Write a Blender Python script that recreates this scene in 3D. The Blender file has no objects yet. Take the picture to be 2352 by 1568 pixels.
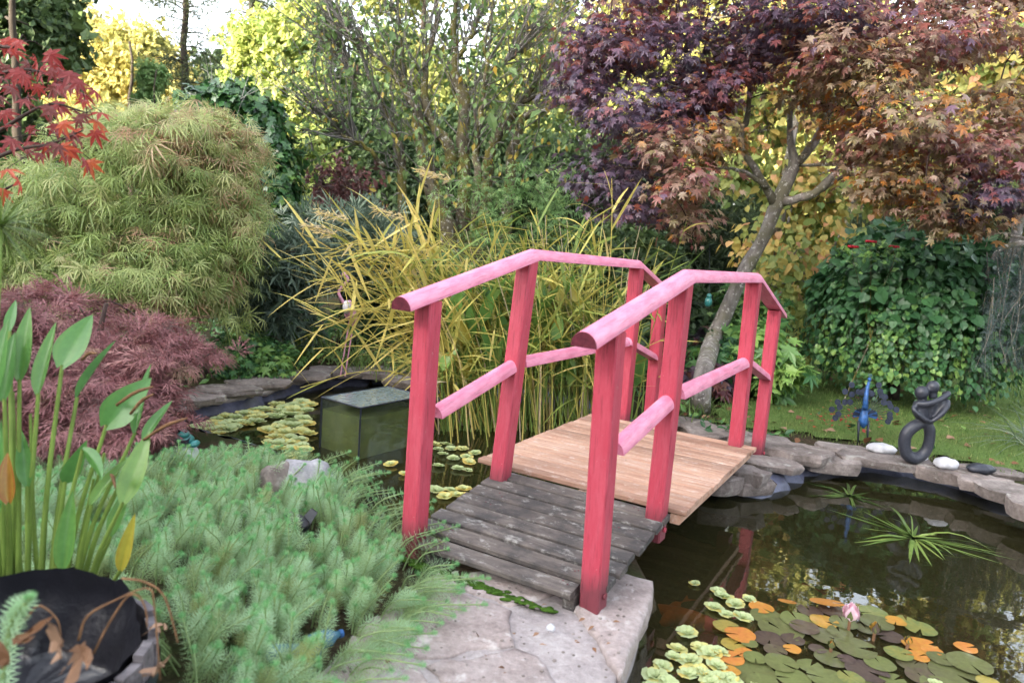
import bpy, bmesh, math
import numpy as np
from mathutils import Matrix, Vector

# ---------------------------------------------------------------- camera, world, sun, exposure
S = bpy.context.scene
COL = S.collection
CAM = np.array([0.0, 0.0, 1.3])
FPX, PITCH, ROLL = 1714.0, 0.1413, 0.0786      # focal length in pixels of a 2352 px wide frame
_cp, _sp, _c, _s = math.cos(PITCH), math.sin(PITCH), math.cos(ROLL), math.sin(ROLL)
FWD = np.array([0, _cp, -_sp]); _up = np.array([0, _sp, _cp]); _rt = np.array([1.0, 0, 0])
RIGHT = _c * _rt + _s * _up
UP = -_s * _rt + _c * _up
cd = bpy.data.cameras.new("camera"); cam = bpy.data.objects.new("camera", cd); COL.objects.link(cam)
cd.sensor_width = 36.0; cd.lens = 36.0 * FPX / 2352.0
cd.clip_start = 0.05; cd.clip_end = 500
cam.matrix_world = Matrix([[RIGHT[i], UP[i], -FWD[i], CAM[i]] for i in range(3)] + [[0, 0, 0, 1]])
cd.dof.use_dof = True; cd.dof.focus_distance = 4.2; cd.dof.aperture_fstop = 2.8
S.camera = cam

SUN_AZ, SUN_EL = math.radians(225), math.radians(17)   # from behind the camera, to the left (x right, y ahead)
sdir = np.array([math.cos(SUN_EL) * math.sin(SUN_AZ), math.cos(SUN_EL) * math.cos(SUN_AZ), math.sin(SUN_EL)])
W = bpy.data.worlds.new("World"); S.world = W; W.use_nodes = True
nt = W.node_tree; nt.nodes.clear()
sky = nt.nodes.new("ShaderNodeTexSky"); sky.sky_type = 'NISHITA'; sky.sun_disc = False
sky.sun_elevation = SUN_EL; sky.sun_rotation = SUN_AZ; sky.air_density = 1.0; sky.dust_density = 3.0; sky.ozone_density = 0.6
hs = nt.nodes.new("ShaderNodeHueSaturation"); hs.inputs['Saturation'].default_value = 0.38
bg = nt.nodes.new("ShaderNodeBackground"); bg.inputs['Strength'].default_value = 0.15
wo = nt.nodes.new("ShaderNodeOutputWorld")
nt.links.new(sky.outputs[0], hs.inputs['Color']); nt.links.new(hs.outputs[0], bg.inputs[0]); nt.links.new(bg.outputs[0], wo.inputs[0])
ld = bpy.data.lights.new("sun", 'SUN'); sun = bpy.data.objects.new("sun", ld); COL.objects.link(sun)
ld.energy = 3.2; ld.angle = math.radians(0.5); ld.color = (1.0, 0.84, 0.6)
sun.rotation_euler = Vector(sdir.tolist()).to_track_quat('Z', 'Y').to_euler()
S.view_settings.view_transform = 'Standard'; S.view_settings.look = 'None'
S.view_settings.exposure = 3.05; S.view_settings.gamma = 1.0
S.view_settings.use_curve_mapping = False
S.cycles.max_bounces = 8; S.cycles.diffuse_bounces = 5; S.cycles.glossy_bounces = 3
S.cycles.transmission_bounces = 5; S.cycles.transparent_max_bounces = 8

# ---------------------------------------------------------------- placing helpers
def ray(px, py):
    return FWD + RIGHT * ((px - 1176.0) / FPX) + UP * ((784.0 - py) / FPX)
def at(px, py, D):
    return CAM + ray(px, py) * D
def onz(px, py, z=0.0):
    r = ray(px, py)
    return CAM + r * ((z - CAM[2]) / r[2])
def depth(P):
    return (np.asarray(P) - CAM) @ FWD
def topx(P):
    d = np.asarray(P) - CAM; z = d @ FWD
    return 1176 + FPX * (d @ RIGHT) / z, 784 - FPX * (d @ UP) / z
def nrm(v):
    return v / np.maximum(np.linalg.norm(v, axis=-1, keepdims=True), 1e-9)
def A(*v):
    return np.array(v, float)

# ---------------------------------------------------------------- mesh helpers
def mesh_np(name, V, F, mat=None, tint=None, smooth=False):
    """V (n,3); F one array or a list of arrays of faces (m,3)/(m,4)"""
    V = np.asarray(V, np.float32)
    Fs = [np.asarray(f, np.int32) for f in (F if isinstance(F, list) else [F]) if len(f)]
    me = bpy.data.meshes.new(name)
    me.vertices.add(len(V)); me.vertices.foreach_set('co', V.ravel())
    loops = np.concatenate([f.ravel() for f in Fs]); tot = np.concatenate([np.full(len(f), f.shape[1], np.int32) for f in Fs])
    me.loops.add(len(loops)); me.loops.foreach_set('vertex_index', loops)
    me.polygons.add(len(tot)); st = np.zeros(len(tot), np.int32); st[1:] = np.cumsum(tot)[:-1]
    me.polygons.foreach_set('loop_start', st)
    try: me.polygons.foreach_set('loop_total', tot)
    except Exception: pass
    me.polygons.foreach_set('use_smooth', np.full(len(tot), smooth, bool))
    me.update(calc_edges=True)
    if tint is not None:
        a = me.attributes.new('tint', 'FLOAT', 'POINT'); a.data.foreach_set('value', np.asarray(tint, np.float32))
    if mat: me.materials.append(mat)
    return me
def wloc(o):
    p = np.zeros(3)
    while o is not None: p += np.array(o.location); o = o.parent
    return p
def link(name, me, parent=None, kind=None, loc=None):
    o = bpy.data.objects.new(name, me); COL.objects.link(o)
    if parent is not None: o.parent = parent
    if loc is not None: o.location = [float(q) for q in loc]
    if kind: o['kind'] = kind
    return o
def part(name, V, F, mat, parent=None, tint=None, smooth=False, kind=None):
    """world-space vertices -> object under parent (whose chain only translates)"""
    V = np.asarray(V, float)
    if parent is not None: V = V - wloc(parent)
    return link(name, mesh_np(name, V, F, mat, tint, smooth), parent, kind)
def tag(o, label, cat, group=None):
    o['label'] = label; o['category'] = cat
    if group: o['group'] = group
    return o
def thing(name, label, cat, loc=(0, 0, 0), group=None):
    return tag(link(name, None, None, None, loc), label, cat, group)
def structure(name, parent=None, loc=None):
    return link(name, None, parent, 'structure', loc)

class MB:
    def __init__(s): s.V = []; s.F = []; s.n = 0; s.T = []
    def add(s, V, F, t=0.5):
        V = np.asarray(V, float)
        for f in (F if isinstance(F, list) and len(F) and isinstance(F[0], np.ndarray) else [np.asarray(F)]):
            s.F.append(f + s.n)
        s.V.append(V); s.n += len(V); s.T.append(np.full(len(V), t) if np.isscalar(t) else t); return s
    def faces(s):
        d = {}
        for f in s.F: d.setdefault(f.shape[1], []).append(f)
        return [np.concatenate(v) for v in d.values()]
    def build(s, name, mat, parent=None, smooth=False, kind=None):
        return part(name, np.concatenate(s.V), s.faces(), mat, parent, np.concatenate(s.T), smooth, kind)

def tube(pts, rad, sides=6, cap=True):
    P = np.asarray(pts, float); n = len(P); rad = np.broadcast_to(np.asarray(rad, float), (n,))
    T = np.gradient(P, axis=0); T = nrm(T)
    ref = A(0, 0, 1) if abs(T[0][2]) < .9 else A(1, 0, 0)
    X = np.cross(T, ref)
    if np.linalg.norm(X, axis=1).min() < .35:
        x = nrm(X[0]) if np.linalg.norm(X[0]) > .05 else nrm(np.cross(T[0], A(.3, 1, .2))); X = X.copy()
        for i in range(n): x = x - T[i] * (x @ T[i]); x = x / max(1e-9, np.linalg.norm(x)); X[i] = x
    X = nrm(X); Y = np.cross(T, X)
    a = np.arange(sides) * 2 * math.pi / sides
    V = P[:, None] + rad[:, None, None] * (np.cos(a)[None, :, None] * X[:, None] + np.sin(a)[None, :, None] * Y[:, None])
    V = V.reshape(-1, 3)
    i = np.arange(n - 1)[:, None] * sides; j = np.arange(sides)[None]; k = (j + 1) % sides
    F = np.stack([i + j, i + k, i + sides + k, i + sides + j], -1).reshape(-1, 4)
    fs = [F]
    if cap:
        c0 = len(V); V = np.vstack([V, P[0], P[-1]])
        j = np.arange(sides); k = (j + 1) % sides
        fs.append(np.stack([np.full(sides, c0), k, j], -1)); fs.append(np.stack([np.full(sides, c0 + 1), (n - 1) * sides + j, (n - 1) * sides + k], -1))
    return V, fs
def spline(pts, n):
    P = np.asarray(pts, float)
    if len(P) == 2: t = np.linspace(0, 1, n)[:, None]; return P[0] * (1 - t) + P[1] * t
    Q = np.vstack([2 * P[0] - P[1], P, 2 * P[-1] - P[-2]])
    u = np.linspace(0, len(P) - 1 - 1e-6, n); i = u.astype(int); t = (u - i)[:, None]
    a, b, c, d = Q[i], Q[i + 1], Q[i + 2], Q[i + 3]
    return .5 * (2 * b + (c - a) * t + (2 * a - 5 * b + 4 * c - d) * t ** 2 + (3 * b - a - 3 * c + d) * t ** 3)
def ball(c, r, seg=12, rings=8, R=None):
    r = np.broadcast_to(np.asarray(r, float), (3,))
    th = np.linspace(0, math.pi, rings + 1)[1:-1]; ph = np.arange(seg) * 2 * math.pi / seg
    V = [np.array([0, 0, 1.])]
    for t in th: V += [np.array([math.sin(t) * math.cos(p), math.sin(t) * math.sin(p), math.cos(t)]) for p in ph]
    V.append(np.array([0, 0, -1.])); V = np.array(V) * r
    if R is not None: V = V @ np.asarray(R).T
    V = V + np.asarray(c)
    j = np.arange(seg); k = (j + 1) % seg
    f3 = [np.stack([np.zeros(seg, int), 1 + j, 1 + k], -1)]
    b = 1 + (rings - 2) * seg
    f3.append(np.stack([np.full(seg, len(V) - 1), b + k, b + j], -1))
    q = []
    for i in range(rings - 2):
        o = 1 + i * seg; q.append(np.stack([o + j, o + seg + j, o + seg + k, o + k], -1))
    return V, [np.concatenate(f3), np.concatenate(q)]
def beam(name, p0, p1, prof, up, mat, parent, k0=0.0, k1=0.0, sharp=True, nseg=1):
    """extrude a 2D profile (y,z) along p0->p1 in a local frame; k0/k1 shear the ends by z (mitres)"""
    p0 = np.asarray(p0, float); p1 = np.asarray(p1, float)
    L = np.linalg.norm(p1 - p0); X = (p1 - p0) / L
    Z = np.asarray(up, float); Z = nrm(Z - X * (Z @ X)); Y = np.cross(Z, X)
    pr = np.asarray(prof, float); n = len(pr)
    rows = []
    for i in range(nseg + 1):
        t = i / nseg
        x = (0 + pr[:, 1] * k0) * (1 - t) + (L + pr[:, 1] * k1) * t
        rows.append(np.stack([x, pr[:, 0], pr[:, 1]], -1))
    V = np.concatenate(rows)
    me = bpy.data.meshes.new(name)
    faces = [[i * n + j, i * n + (j + 1) % n, (i + 1) * n + (j + 1) % n, (i + 1) * n + j] for i in range(nseg) for j in range(n)]
    faces += [list(range(n))[::-1], [nseg * n + j for j in range(n)]]
    me.from_pydata(V.tolist(), [], faces); me.update()
    if sharp:
        me.polygons.foreach_set('use_smooth', [True] * len(me.polygons)); me.set_sharp_from_angle(angle=math.radians(35))
    me.materials.append(mat)
    o = link(name, me, parent)
    M = Matrix([[X[i], Y[i], Z[i], p0[i]] for i in range(3)] + [[0, 0, 0, 1]])
    if parent is not None: M = Matrix.Translation(Vector((-wloc(parent)).tolist())) @ M
    o.matrix_basis = M
    return o
def rect(w, h, c=0.004, z0=None):
    """chamfered rectangle profile w (y) x h (z)"""
    y, z = w / 2, h / 2
    P = [(-y + c, -z), (y - c, -z), (y, -z + c), (y, z - c), (y - c, z), (-y + c, z), (-y, z - c), (-y, -z + c)]
    return [(a, b + (0 if z0 is None else z0 + z)) for a, b in P]
def half_round(w, h, n=12):
    return [(-w / 2, -.004), (w / 2, -.004)] + [(w / 2 * math.cos(t), h * math.sin(t)) for t in np.linspace(0, math.pi, n)]

# ---------------------------------------------------------------- materials
def new_mat(name):
    m = bpy.data.materials.new(name); m.use_nodes = True
    nt = m.node_tree; nt.nodes.clear()
    out = nt.nodes.new("ShaderNodeOutputMaterial")
    return m, nt, out
def node(nt, typ, **kw):
    n = nt.nodes.new(typ)
    for k, v in kw.items():
        if k.startswith('i_'): n.inputs[k[2:].replace('_', ' ')].default_value = v
        else: setattr(n, k, v)
    return n
def ramp(nt, fac, stops, interp='LINEAR'):
    r = nt.nodes.new("ShaderNodeValToRGB"); r.color_ramp.interpolation = interp
    e = r.color_ramp.elements
    while len(e) < len(stops): e.new(0.5)
    for i, (p, c) in enumerate(stops):
        e[i].position = p; e[i].color = (*c, 1) if len(c) == 3 else c
    nt.links.new(fac, r.inputs[0]); return r.outputs[0]
def texco(nt, scale=(1, 1, 1), which='Object'):
    tc = nt.nodes.new("ShaderNodeTexCoord"); mp = nt.nodes.new("ShaderNodeMapping")
    mp.inputs['Scale'].default_value = scale
    nt.links.new(tc.outputs[which], mp.inputs[0]); return mp.outputs[0]
def noise(nt, vec, scale, detail=4, rough=.55, dist=0.0):
    n = node(nt, "ShaderNodeTexNoise"); n.inputs['Scale'].default_value = scale; n.inputs['Detail'].default_value = detail
    n.inputs['Roughness'].default_value = rough; n.inputs['Distortion'].default_value = dist
    nt.links.new(vec, n.inputs['Vector']); return n.outputs['Fac']
def mix(nt, fac, a, b, mode='MIX'):
    m = nt.nodes.new("ShaderNodeMix"); m.data_type = 'RGBA'; m.blend_type = mode
    for i, v in ((0, fac), (6, a), (7, b)):
        if hasattr(v, 'is_linked') or hasattr(v, 'links'): nt.links.new(v, m.inputs[i])
        elif i == 0: m.inputs[0].default_value = v
        else: m.inputs[i].default_value = (*v, 1)
    return m.outputs[2]
def bump(nt, h, strength=.3, dist=.01):
    b = nt.nodes.new("ShaderNodeBump"); b.inputs['Strength'].default_value = strength; b.inputs['Distance'].default_value = dist
    nt.links.new(h, b.inputs['Height']); return b.outputs[0]
def pbsdf(nt, out, col, rough=.6, spec=.4, normal=None, metal=0.0):
    p = nt.nodes.new("ShaderNodeBsdfPrincipled")
    if hasattr(col, 'links'): nt.links.new(col, p.inputs['Base Color'])
    else: p.inputs['Base Color'].default_value = (*col, 1)
    if hasattr(rough, 'links'): nt.links.new(rough, p.inputs['Roughness'])
    else: p.inputs['Roughness'].default_value = rough
    p.inputs['Specular IOR Level'].default_value = spec; p.inputs['Metallic'].default_value = metal
    if normal is not None: nt.links.new(normal, p.inputs['Normal'])
    nt.links.new(p.outputs[0], out.inputs[0]); return p
def plain(name, col, rough=.6, spec=.4, var=.35, scale=25, bmp=.2, metal=0.0, stretch=(1, 1, 1)):
    m, nt, out = new_mat(name); v = texco(nt, stretch)
    f = noise(nt, v, scale, 5, .6)
    c = ramp(nt, f, [(.3, tuple(x * (1 - var) for x in col)), (.7, tuple(min(1, x * (1 + var)) for x in col))])
    pbsdf(nt, out, c, rough, spec, bump(nt, f, bmp, .01) if bmp else None, metal); return m
def leaf_mat(name, stops, trans=.3, rough=.45, spec=.35, sheen=0.0):
    m, nt, out = new_mat(name)
    at_ = node(nt, "ShaderNodeAttribute", attribute_name='tint')
    c = ramp(nt, at_.outputs['Fac'], stops)
    v = texco(nt); f = noise(nt, v, 60, 2)
    c = mix(nt, .22, c, ramp(nt, f, [(.3, (.25, .25, .25)), (.7, (1, 1, 1))]), 'MULTIPLY')
    p = pbsdf(nt, out, c, rough, spec)
    t = nt.nodes.new("ShaderNodeBsdfTranslucent"); nt.links.new(c, t.inputs[0])
    ms = nt.nodes.new("ShaderNodeMixShader"); ms.inputs[0].default_value = trans
    nt.links.new(p.outputs[0], ms.inputs[1]); nt.links.new(t.outputs[0], ms.inputs[2]); nt.links.new(ms.outputs[0], out.inputs[0])
    return m

def m_bark(name, a, b, c=None, scale=9, lich=None):
    m, nt, out = new_mat(name); v = texco(nt, (1, 1, .35))
    f = noise(nt, v, scale, 6, .65); g = noise(nt, texco(nt), 4.5, 4, .6)
    col = ramp(nt, f, [(.3, a), (.7, b)])
    if c: col = mix(nt, ramp(nt, g, [(.45, (0, 0, 0)), (.58, (1, 1, 1))]), col, c)
    if lich:
        k = noise(nt, texco(nt), 26, 4, .6); col = mix(nt, ramp(nt, k, [(.58, (0, 0, 0)), (.64, (.85, .85, .85))]), col, lich)
    pbsdf(nt, out, col, .85, .2, bump(nt, f, .8, .02)); return m
M = {}
M['bark_grey'] = m_bark('bark_grey', (.07, .06, .055), (.32, .29, .27), (.15, .14, .10), 12, (.50, .48, .45))
M['bark_moss'] = m_bark('bark_moss', (.03, .026, .018), (.13, .11, .07), (.115, .10, .024), 14, (.38, .37, .34))
M['bark_dark'] = m_bark('bark_dark', (.018, .014, .011), (.06, .05, .04))
M['twig_grey'] = m_bark('twig_grey', (.14, .13, .12), (.40, .37, .35))
M['twig_dark'] = m_bark('twig_dark', (.03, .02, .02), (.09, .06, .05))

def m_soil():
    m, nt, out = new_mat('soil'); v = texco(nt)
    f = noise(nt, v, 3, 8, .65); g = noise(nt, v, 40, 6, .7)
    c = ramp(nt, g, [(.3, (.022, .016, .011)), (.55, (.07, .05, .032)), (.75, (.14, .10, .06))])
    c = mix(nt, ramp(nt, f, [(.42, (0, 0, 0)), (.6, (.8, .8, .8))]), c, (.035, .05, .015))
    pbsdf(nt, out, c, .95, .1, bump(nt, g, .8, .03)); return m
M['soil'] = m_soil()
def m_lawn():
    m, nt, out = new_mat('lawn'); v = texco(nt)
    f = noise(nt, v, 2.2, 5, .6); g = noise(nt, v, 55, 5, .7)
    c = ramp(nt, g, [(.3, (.07, .12, .03)), (.7, (.16, .25, .065))])
    c = mix(nt, ramp(nt, f, [(.45, (0, 0, 0)), (.75, (.6, .6, .6))]), c, (.11, .11, .035))
    pbsdf(nt, out, c, .9, .15, bump(nt, g, .9, .03)); return m
M['lawn'] = m_lawn()
def m_stone(name, dark, mid, light, lich=(.40, .39, .36)):
    m, nt, out = new_mat(name); v = texco(nt)
    oi = nt.nodes.new("ShaderNodeObjectInfo")
    f = noise(nt, v, 5, 8, .68, .3); g = noise(nt, v, 38, 6, .7); h = noise(nt, v, 11, 5, .6)
    c = ramp(nt, f, [(.28, dark), (.5, mid), (.72, light)])
    c = mix(nt, .6, c, ramp(nt, g, [(.3, (.35, .33, .33)), (.7, (1, 1, 1))]), 'MULTIPLY')
    c = mix(nt, ramp(nt, h, [(.58, (0, 0, 0)), (.68, (.75, .75, .75))]), c, lich)
    c = mix(nt, .35, c, ramp(nt, oi.outputs['Random'], [(0, (.5, .48, .48)), (.5, (1, .92, .88)), (1, (1, 1, 1))]), 'MULTIPLY')
    b = nt.nodes.new("ShaderNodeMath"); b.operation = 'ADD'; nt.links.new(f, b.inputs[0]); nt.links.new(g, b.inputs[1])
    pbsdf(nt, out, c, .85, .25, bump(nt, b.outputs[0], .55, .02)); return m
M['flag'] = m_stone('flagstone', (.27, .22, .21), (.45, .385, .37), (.58, .52, .51), (.62, .59, .58))
M['bank_stone'] = m_stone('bank_stone', (.09, .078, .07), (.25, .215, .20), (.42, .37, .35))
M['mortar'] = m_stone('mortar', (.32, .29, .29), (.46, .42, .42), (.56, .53, .53), (.38, .34, .33))
M['moss'] = plain('moss', (.04, .085, .012), .95, .1, .6, 60, .8)

def m_water():
    m, nt, out = new_mat('pond_water'); v = texco(nt)
    f = noise(nt, v, 3.5, 3, .5); g = noise(nt, v, 14, 2, .5)
    mth = nt.nodes.new("ShaderNodeMath"); mth.operation = 'MULTIPLY_ADD'; nt.links.new(g, mth.inputs[0]); mth.inputs[1].default_value = .15; nt.links.new(f, mth.inputs[2])
    nb = bump(nt, mth.outputs[0], .05, .02)
    fr = nt.nodes.new("ShaderNodeFresnel"); fr.inputs['IOR'].default_value = 1.72; nt.links.new(nb, fr.inputs['Normal'])
    gl = nt.nodes.new("ShaderNodeBsdfGlossy"); gl.inputs['Roughness'].default_value = .015; nt.links.new(nb, gl.inputs['Normal'])
    df = nt.nodes.new("ShaderNodeBsdfDiffuse"); df.inputs[0].default_value = (.052, .049, .019, 1)
    tr = nt.nodes.new("ShaderNodeBsdfTransparent"); tr.inputs[0].default_value = (.66, .60, .40, 1)
    m1 = nt.nodes.new("ShaderNodeMixShader"); m1.inputs[0].default_value = .68
    nt.links.new(df.outputs[0], m1.inputs[1]); nt.links.new(tr.outputs[0], m1.inputs[2])
    m2 = nt.nodes.new("ShaderNodeMixShader"); nt.links.new(fr.outputs[0], m2.inputs[0])
    nt.links.new(m1.outputs[0], m2.inputs[1]); nt.links.new(gl.outputs[0], m2.inputs[2]); nt.links.new(m2.outputs[0], out.inputs[0])
    return m
M['water'] = m_water()
M['liner'] = plain('pond_liner', (.085, .09, .135), .38, .5, .4, 14, .5)
M['mud'] = plain('pond_mud', (.018, .015, .008), .95, .1, .5, 8, .3)

def m_paint(name, base, pale, amount, grain, foot=False):
    m, nt, out = new_mat(name)
    v = texco(nt, (1.0, 14, 14)); w = texco(nt, (.22, 1, 1)); w2 = texco(nt, (.5, 1, 1))
    f = noise(nt, v, 6, 6, .65); g = noise(nt, w, 34, 6, .75); h = noise(nt, w2, 6, 4, .6)
    c = mix(nt, ramp(nt, g, [(.40, (0, 0, 0)), (.62, (amount,) * 3)]), base, pale)
    c = mix(nt, ramp(nt, f, [(.34, (grain,) * 3), (.46, (0, 0, 0))]), c, tuple(x * .45 for x in base))
    c = mix(nt, ramp(nt, h, [(.62, (0, 0, 0)), (.78, (.35, .35, .35))]), c, tuple(x * .55 for x in base))
    q = noise(nt, texco(nt, (.5, 1, 1)), 70, 3, .6); c = mix(nt, ramp(nt, q, [(.70, (0, 0, 0)), (.74, (.6, .6, .6))]), c, (.55, .40, .36))
    if foot:
        sx = nt.nodes.new("ShaderNodeSeparateXYZ"); nt.links.new(w, sx.inputs[0]); ad = nt.nodes.new("ShaderNodeMath"); ad.operation = 'MULTIPLY_ADD'
        nt.links.new(g, ad.inputs[0]); ad.inputs[1].default_value = -.035; nt.links.new(sx.outputs[0], ad.inputs[2])
        c = mix(nt, ramp(nt, ad.outputs[0], [(.0, (.7, .7, .7)), (.022, (0, 0, 0))]), c, (.05, .022, .026))
    pbsdf(nt, out, c, .5, .45, bump(nt, f, .25, .006)); return m
M['paint'] = m_paint('red_paint', (.43, .047, .080), (.50, .085, .125), .7, .75, True)
M['paint_worn_skylit'] = m_paint('worn_skylit_red_paint', (.65, .18, .285), (.75, .31, .43), .9, .6)  # worn paint, with sky light on the rails put into the paler base
M['end_grain'] = plain('end_grain', (.115, .022, .035), .8, .2, .35, 60, .3)
def m_wood(name, stops, lich, amt, rough=.8, rnd=.5, blotch=0.0):
    m, nt, out = new_mat(name)
    oi = nt.nodes.new("ShaderNodeObjectInfo")
    tc = nt.nodes.new("ShaderNodeTexCoord"); mp = nt.nodes.new("ShaderNodeMapping"); mp.inputs['Scale'].default_value = (1.6, 9, 9)
    cb = nt.nodes.new("ShaderNodeVectorMath"); cb.operation = 'MULTIPLY_ADD'
    nt.links.new(oi.outputs['Random'], cb.inputs[0]); cb.inputs[1].default_value = (17, 31, 5); nt.links.new(tc.outputs['Object'], cb.inputs[2])
    nt.links.new(cb.outputs[0], mp.inputs[0])
    f = noise(nt, mp.outputs[0], 3.2, 8, .7, .9)
    mp2 = nt.nodes.new("ShaderNodeMapping"); mp2.inputs['Scale'].default_value = (1, 1.7, 1.7); nt.links.new(cb.outputs[0], mp2.inputs[0])
    g = noise(nt, mp2.outputs[0], 13, 7, .75)
    c = ramp(nt, f, stops)
    c = mix(nt, rnd, c, ramp(nt, oi.outputs['Random'], [(0, (.55, .5, .47)), (.4, (.85, .8, .76)), (.7, (1, .95, .9)), (1, (1, 1, 1))]), 'MULTIPLY')
    if blotch: bl_ = noise(nt, cb.outputs[0], 6.5, 5, .65); c = mix(nt, ramp(nt, bl_, [(.40, (blotch,) * 3), (.56, (0, 0, 0))]), c, (.035, .034, .036))
    c = mix(nt, ramp(nt, g, [(.55, (0, 0, 0)), (.68, (amt,) * 3)]), c, lich)
    pbsdf(nt, out, c, rough, .25, bump(nt, f, .5, .006)); return m
M['old_wood'] = m_wood('weathered_wood', [(.25, (.055, .047, .044)), (.5, (.115, .10, .093)), (.75, (.19, .168, .152))], (.36, .35, .33), .75, .8, .5, .7)
M['new_wood'] = m_wood('new_wood', [(.3, (.36, .19, .135)), (.5, (.47, .30, .225)), (.7, (.55, .40, .32))], (.60, .51, .46), .7, .7, .85)
M['barrel_wood'] = m_wood('barrel_wood', [(.28, (.035, .032, .036)), (.5, (.12, .11, .12)), (.72, (.24, .22, .235))], (.3, .28, .29), .4)
M['black_plastic'] = plain('black_plastic', (.010, .010, .014), .33, .5, .3, 9, .9)
M['statue'] = plain('statue_stone', (.028, .031, .043), .42, .45, .25, 60, .15)
M['blue_metal'] = plain('blue_metal', (.025, .09, .25), .45, .5, .5, 40, .1, .3)
M['slate_metal'] = plain('slate_metal', (.022, .028, .05), .5, .4, .4, 30, .1, .3)
M['dark_metal'] = plain('dark_metal', (.03, .035, .05), .45, .5, .4, 30, .1, .5)
M['pale_rock'] = m_stone('pale_rock', (.22, .22, .24), (.42, .42, .45), (.6, .6, .63), (.3, .33, .28))
M['white_stone'] = plain('white_stone', (.46, .46, .49), .8, .3, .25, 18, .5)
M['teal'] = plain('teal_glaze', (.03, .17, .16), .3, .5, .5, 30, .1)
M['pink_plastic'] = plain('pink_plastic', (.55, .26, .36), .4, .4, .3, 25, .1)
M['white_plastic'] = plain('white_plastic', (.7, .66, .66), .45, .4, .2, 25, .1)
M['orange_fish'] = plain('koi_skin', (.75, .16, .02), .4, .4, .4, 14, .05)
M['rose'] = plain('rose_petal', (.42, .012, .03), .55, .3, .4, 30, .1)
M['dead_leaf'] = leaf_mat('dead_leaf', [(0, (.09, .04, .02)), (.5, (.20, .095, .045)), (1, (.38, .24, .16))], .15, .7)
M['dead_stem'] = plain('dead_stem', (.17, .09, .045), .75, .2, .4, 40, .2)
M['stem_green'] = plain('green_stem', (.16, .24, .05), .5, .4, .3, 8, .1)
M['mauve_petal'] = leaf_mat('lily_petal', [(0, (.75, .35, .45)), (1, (.80, .62, .68))], .3, .5)

M['lf_pickerel'] = leaf_mat('pickerel_leaf', [(0, (.05, .15, .04)), (.45, (.10, .26, .065)), (.7, (.22, .35, .07)), (.85, (.42, .36, .05)), (1, (.34, .12, .03))], .35, .33, .5)
M['lf_redmaple'] = leaf_mat('red_maple_leaf', [(0, (.20, .07, .06)), (.3, (.30, .05, .05)), (.6, (.48, .07, .05)), (1, (.62, .17, .05))], .4, .45)
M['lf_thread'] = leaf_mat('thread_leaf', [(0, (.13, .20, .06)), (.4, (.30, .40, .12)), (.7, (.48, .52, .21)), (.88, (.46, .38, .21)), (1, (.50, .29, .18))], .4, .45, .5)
M['lf_lace'] = leaf_mat('lace_leaf', [(0, (.10, .05, .045)), (.4, (.25, .10, .10)), (.7, (.38, .165, .175)), (.85, (.40, .20, .18)), (1, (.34, .21, .14))], .35, .5, .5)
M['lf_purple'] = leaf_mat('purple_leaf', [(0, (.085, .06, .095)), (.22, (.16, .095, .15)), (.42, (.25, .055, .035)), (.56, (.25, .125, .10)), (.70, (.33, .22, .15)), (.88, (.22, .18, .07)), (1, (.46, .17, .03))], .35, .36, .7)
M['lf_ivy'] = leaf_mat('ivy_leaf', [(0, (.02, .06, .022)), (.6, (.05, .135, .04)), (1, (.15, .26, .05))], .2, .28, .6)
M['lf_mound'] = leaf_mat('heart_leaf', [(0, (.022, .075, .035)), (.45, (.062, .17, .06)), (.75, (.17, .32, .08)), (1, (.28, .43, .10))], .25, .38, .4)
M['lf_katsura'] = leaf_mat('katsura_leaf', [(0, (.14, .22, .06)), (.4, (.34, .40, .12)), (.7, (.56, .43, .12)), (1, (.66, .33, .18))], .45, .5)
M['lf_cherry'] = leaf_mat('cherry_leaf', [(0, (.07, .13, .045)), (.6, (.16, .25, .085)), (.9, (.25, .32, .11)), (1, (.55, .36, .06))], .35, .45)
M['lf_yellow'] = leaf_mat('golden_leaf', [(0, (.20, .25, .07)), (.5, (.42, .43, .15)), (1, (.58, .50, .18))], .45, .6)
M['lf_lime'] = leaf_mat('lime_leaf', [(0, (.14, .21, .06)), (.5, (.32, .42, .13)), (1, (.48, .52, .17))], .45, .55)
M['lf_dark'] = leaf_mat('dark_leaf', [(0, (.025, .05, .024)), (.5, (.07, .12, .045)), (1, (.13, .19, .065))], .25, .5)
M['lf_conifer'] = leaf_mat('conifer_needles', [(0, (.025, .045, .024)), (.5, (.06, .09, .04)), (1, (.16, .17, .06))], .2, .6)
M['lf_blue'] = leaf_mat('blue_needles', [(0, (.045, .07, .07)), (1, (.15, .21, .21))], .15, .6)
M['lf_greygreen'] = leaf_mat('grey_green_leaf', [(0, (.06, .095, .07)), (.6, (.16, .22, .155)), (1, (.30, .35, .26))], .2, .5)
M['lf_bamboo'] = leaf_mat('bamboo_leaf', [(0, (.07, .15, .05)), (.6, (.18, .32, .11)), (1, (.32, .43, .17))], .35, .5)
M['lf_reed'] = leaf_mat('reed_leaf', [(0, (.10, .18, .04)), (.3, (.25, .32, .07)), (.6, (.64, .56, .15)), (.85, (.74, .58, .22)), (1, (.60, .51, .38))], .35, .5)
M['lf_feather'] = leaf_mat('feather_leaf', [(0, (.30, .34, .12)), (.35, (.36, .52, .26)), (.7, (.50, .70, .45)), (.86, (.34, .58, .28)), (1, (.13, .42, .14))], .4, .5)
M['lf_lettuce'] = leaf_mat('lettuce_leaf', [(0, (.40, .50, .23)), (.6, (.60, .68, .36)), (.85, (.74, .70, .26)), (1, (.76, .58, .16))], .35, .55)
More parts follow.
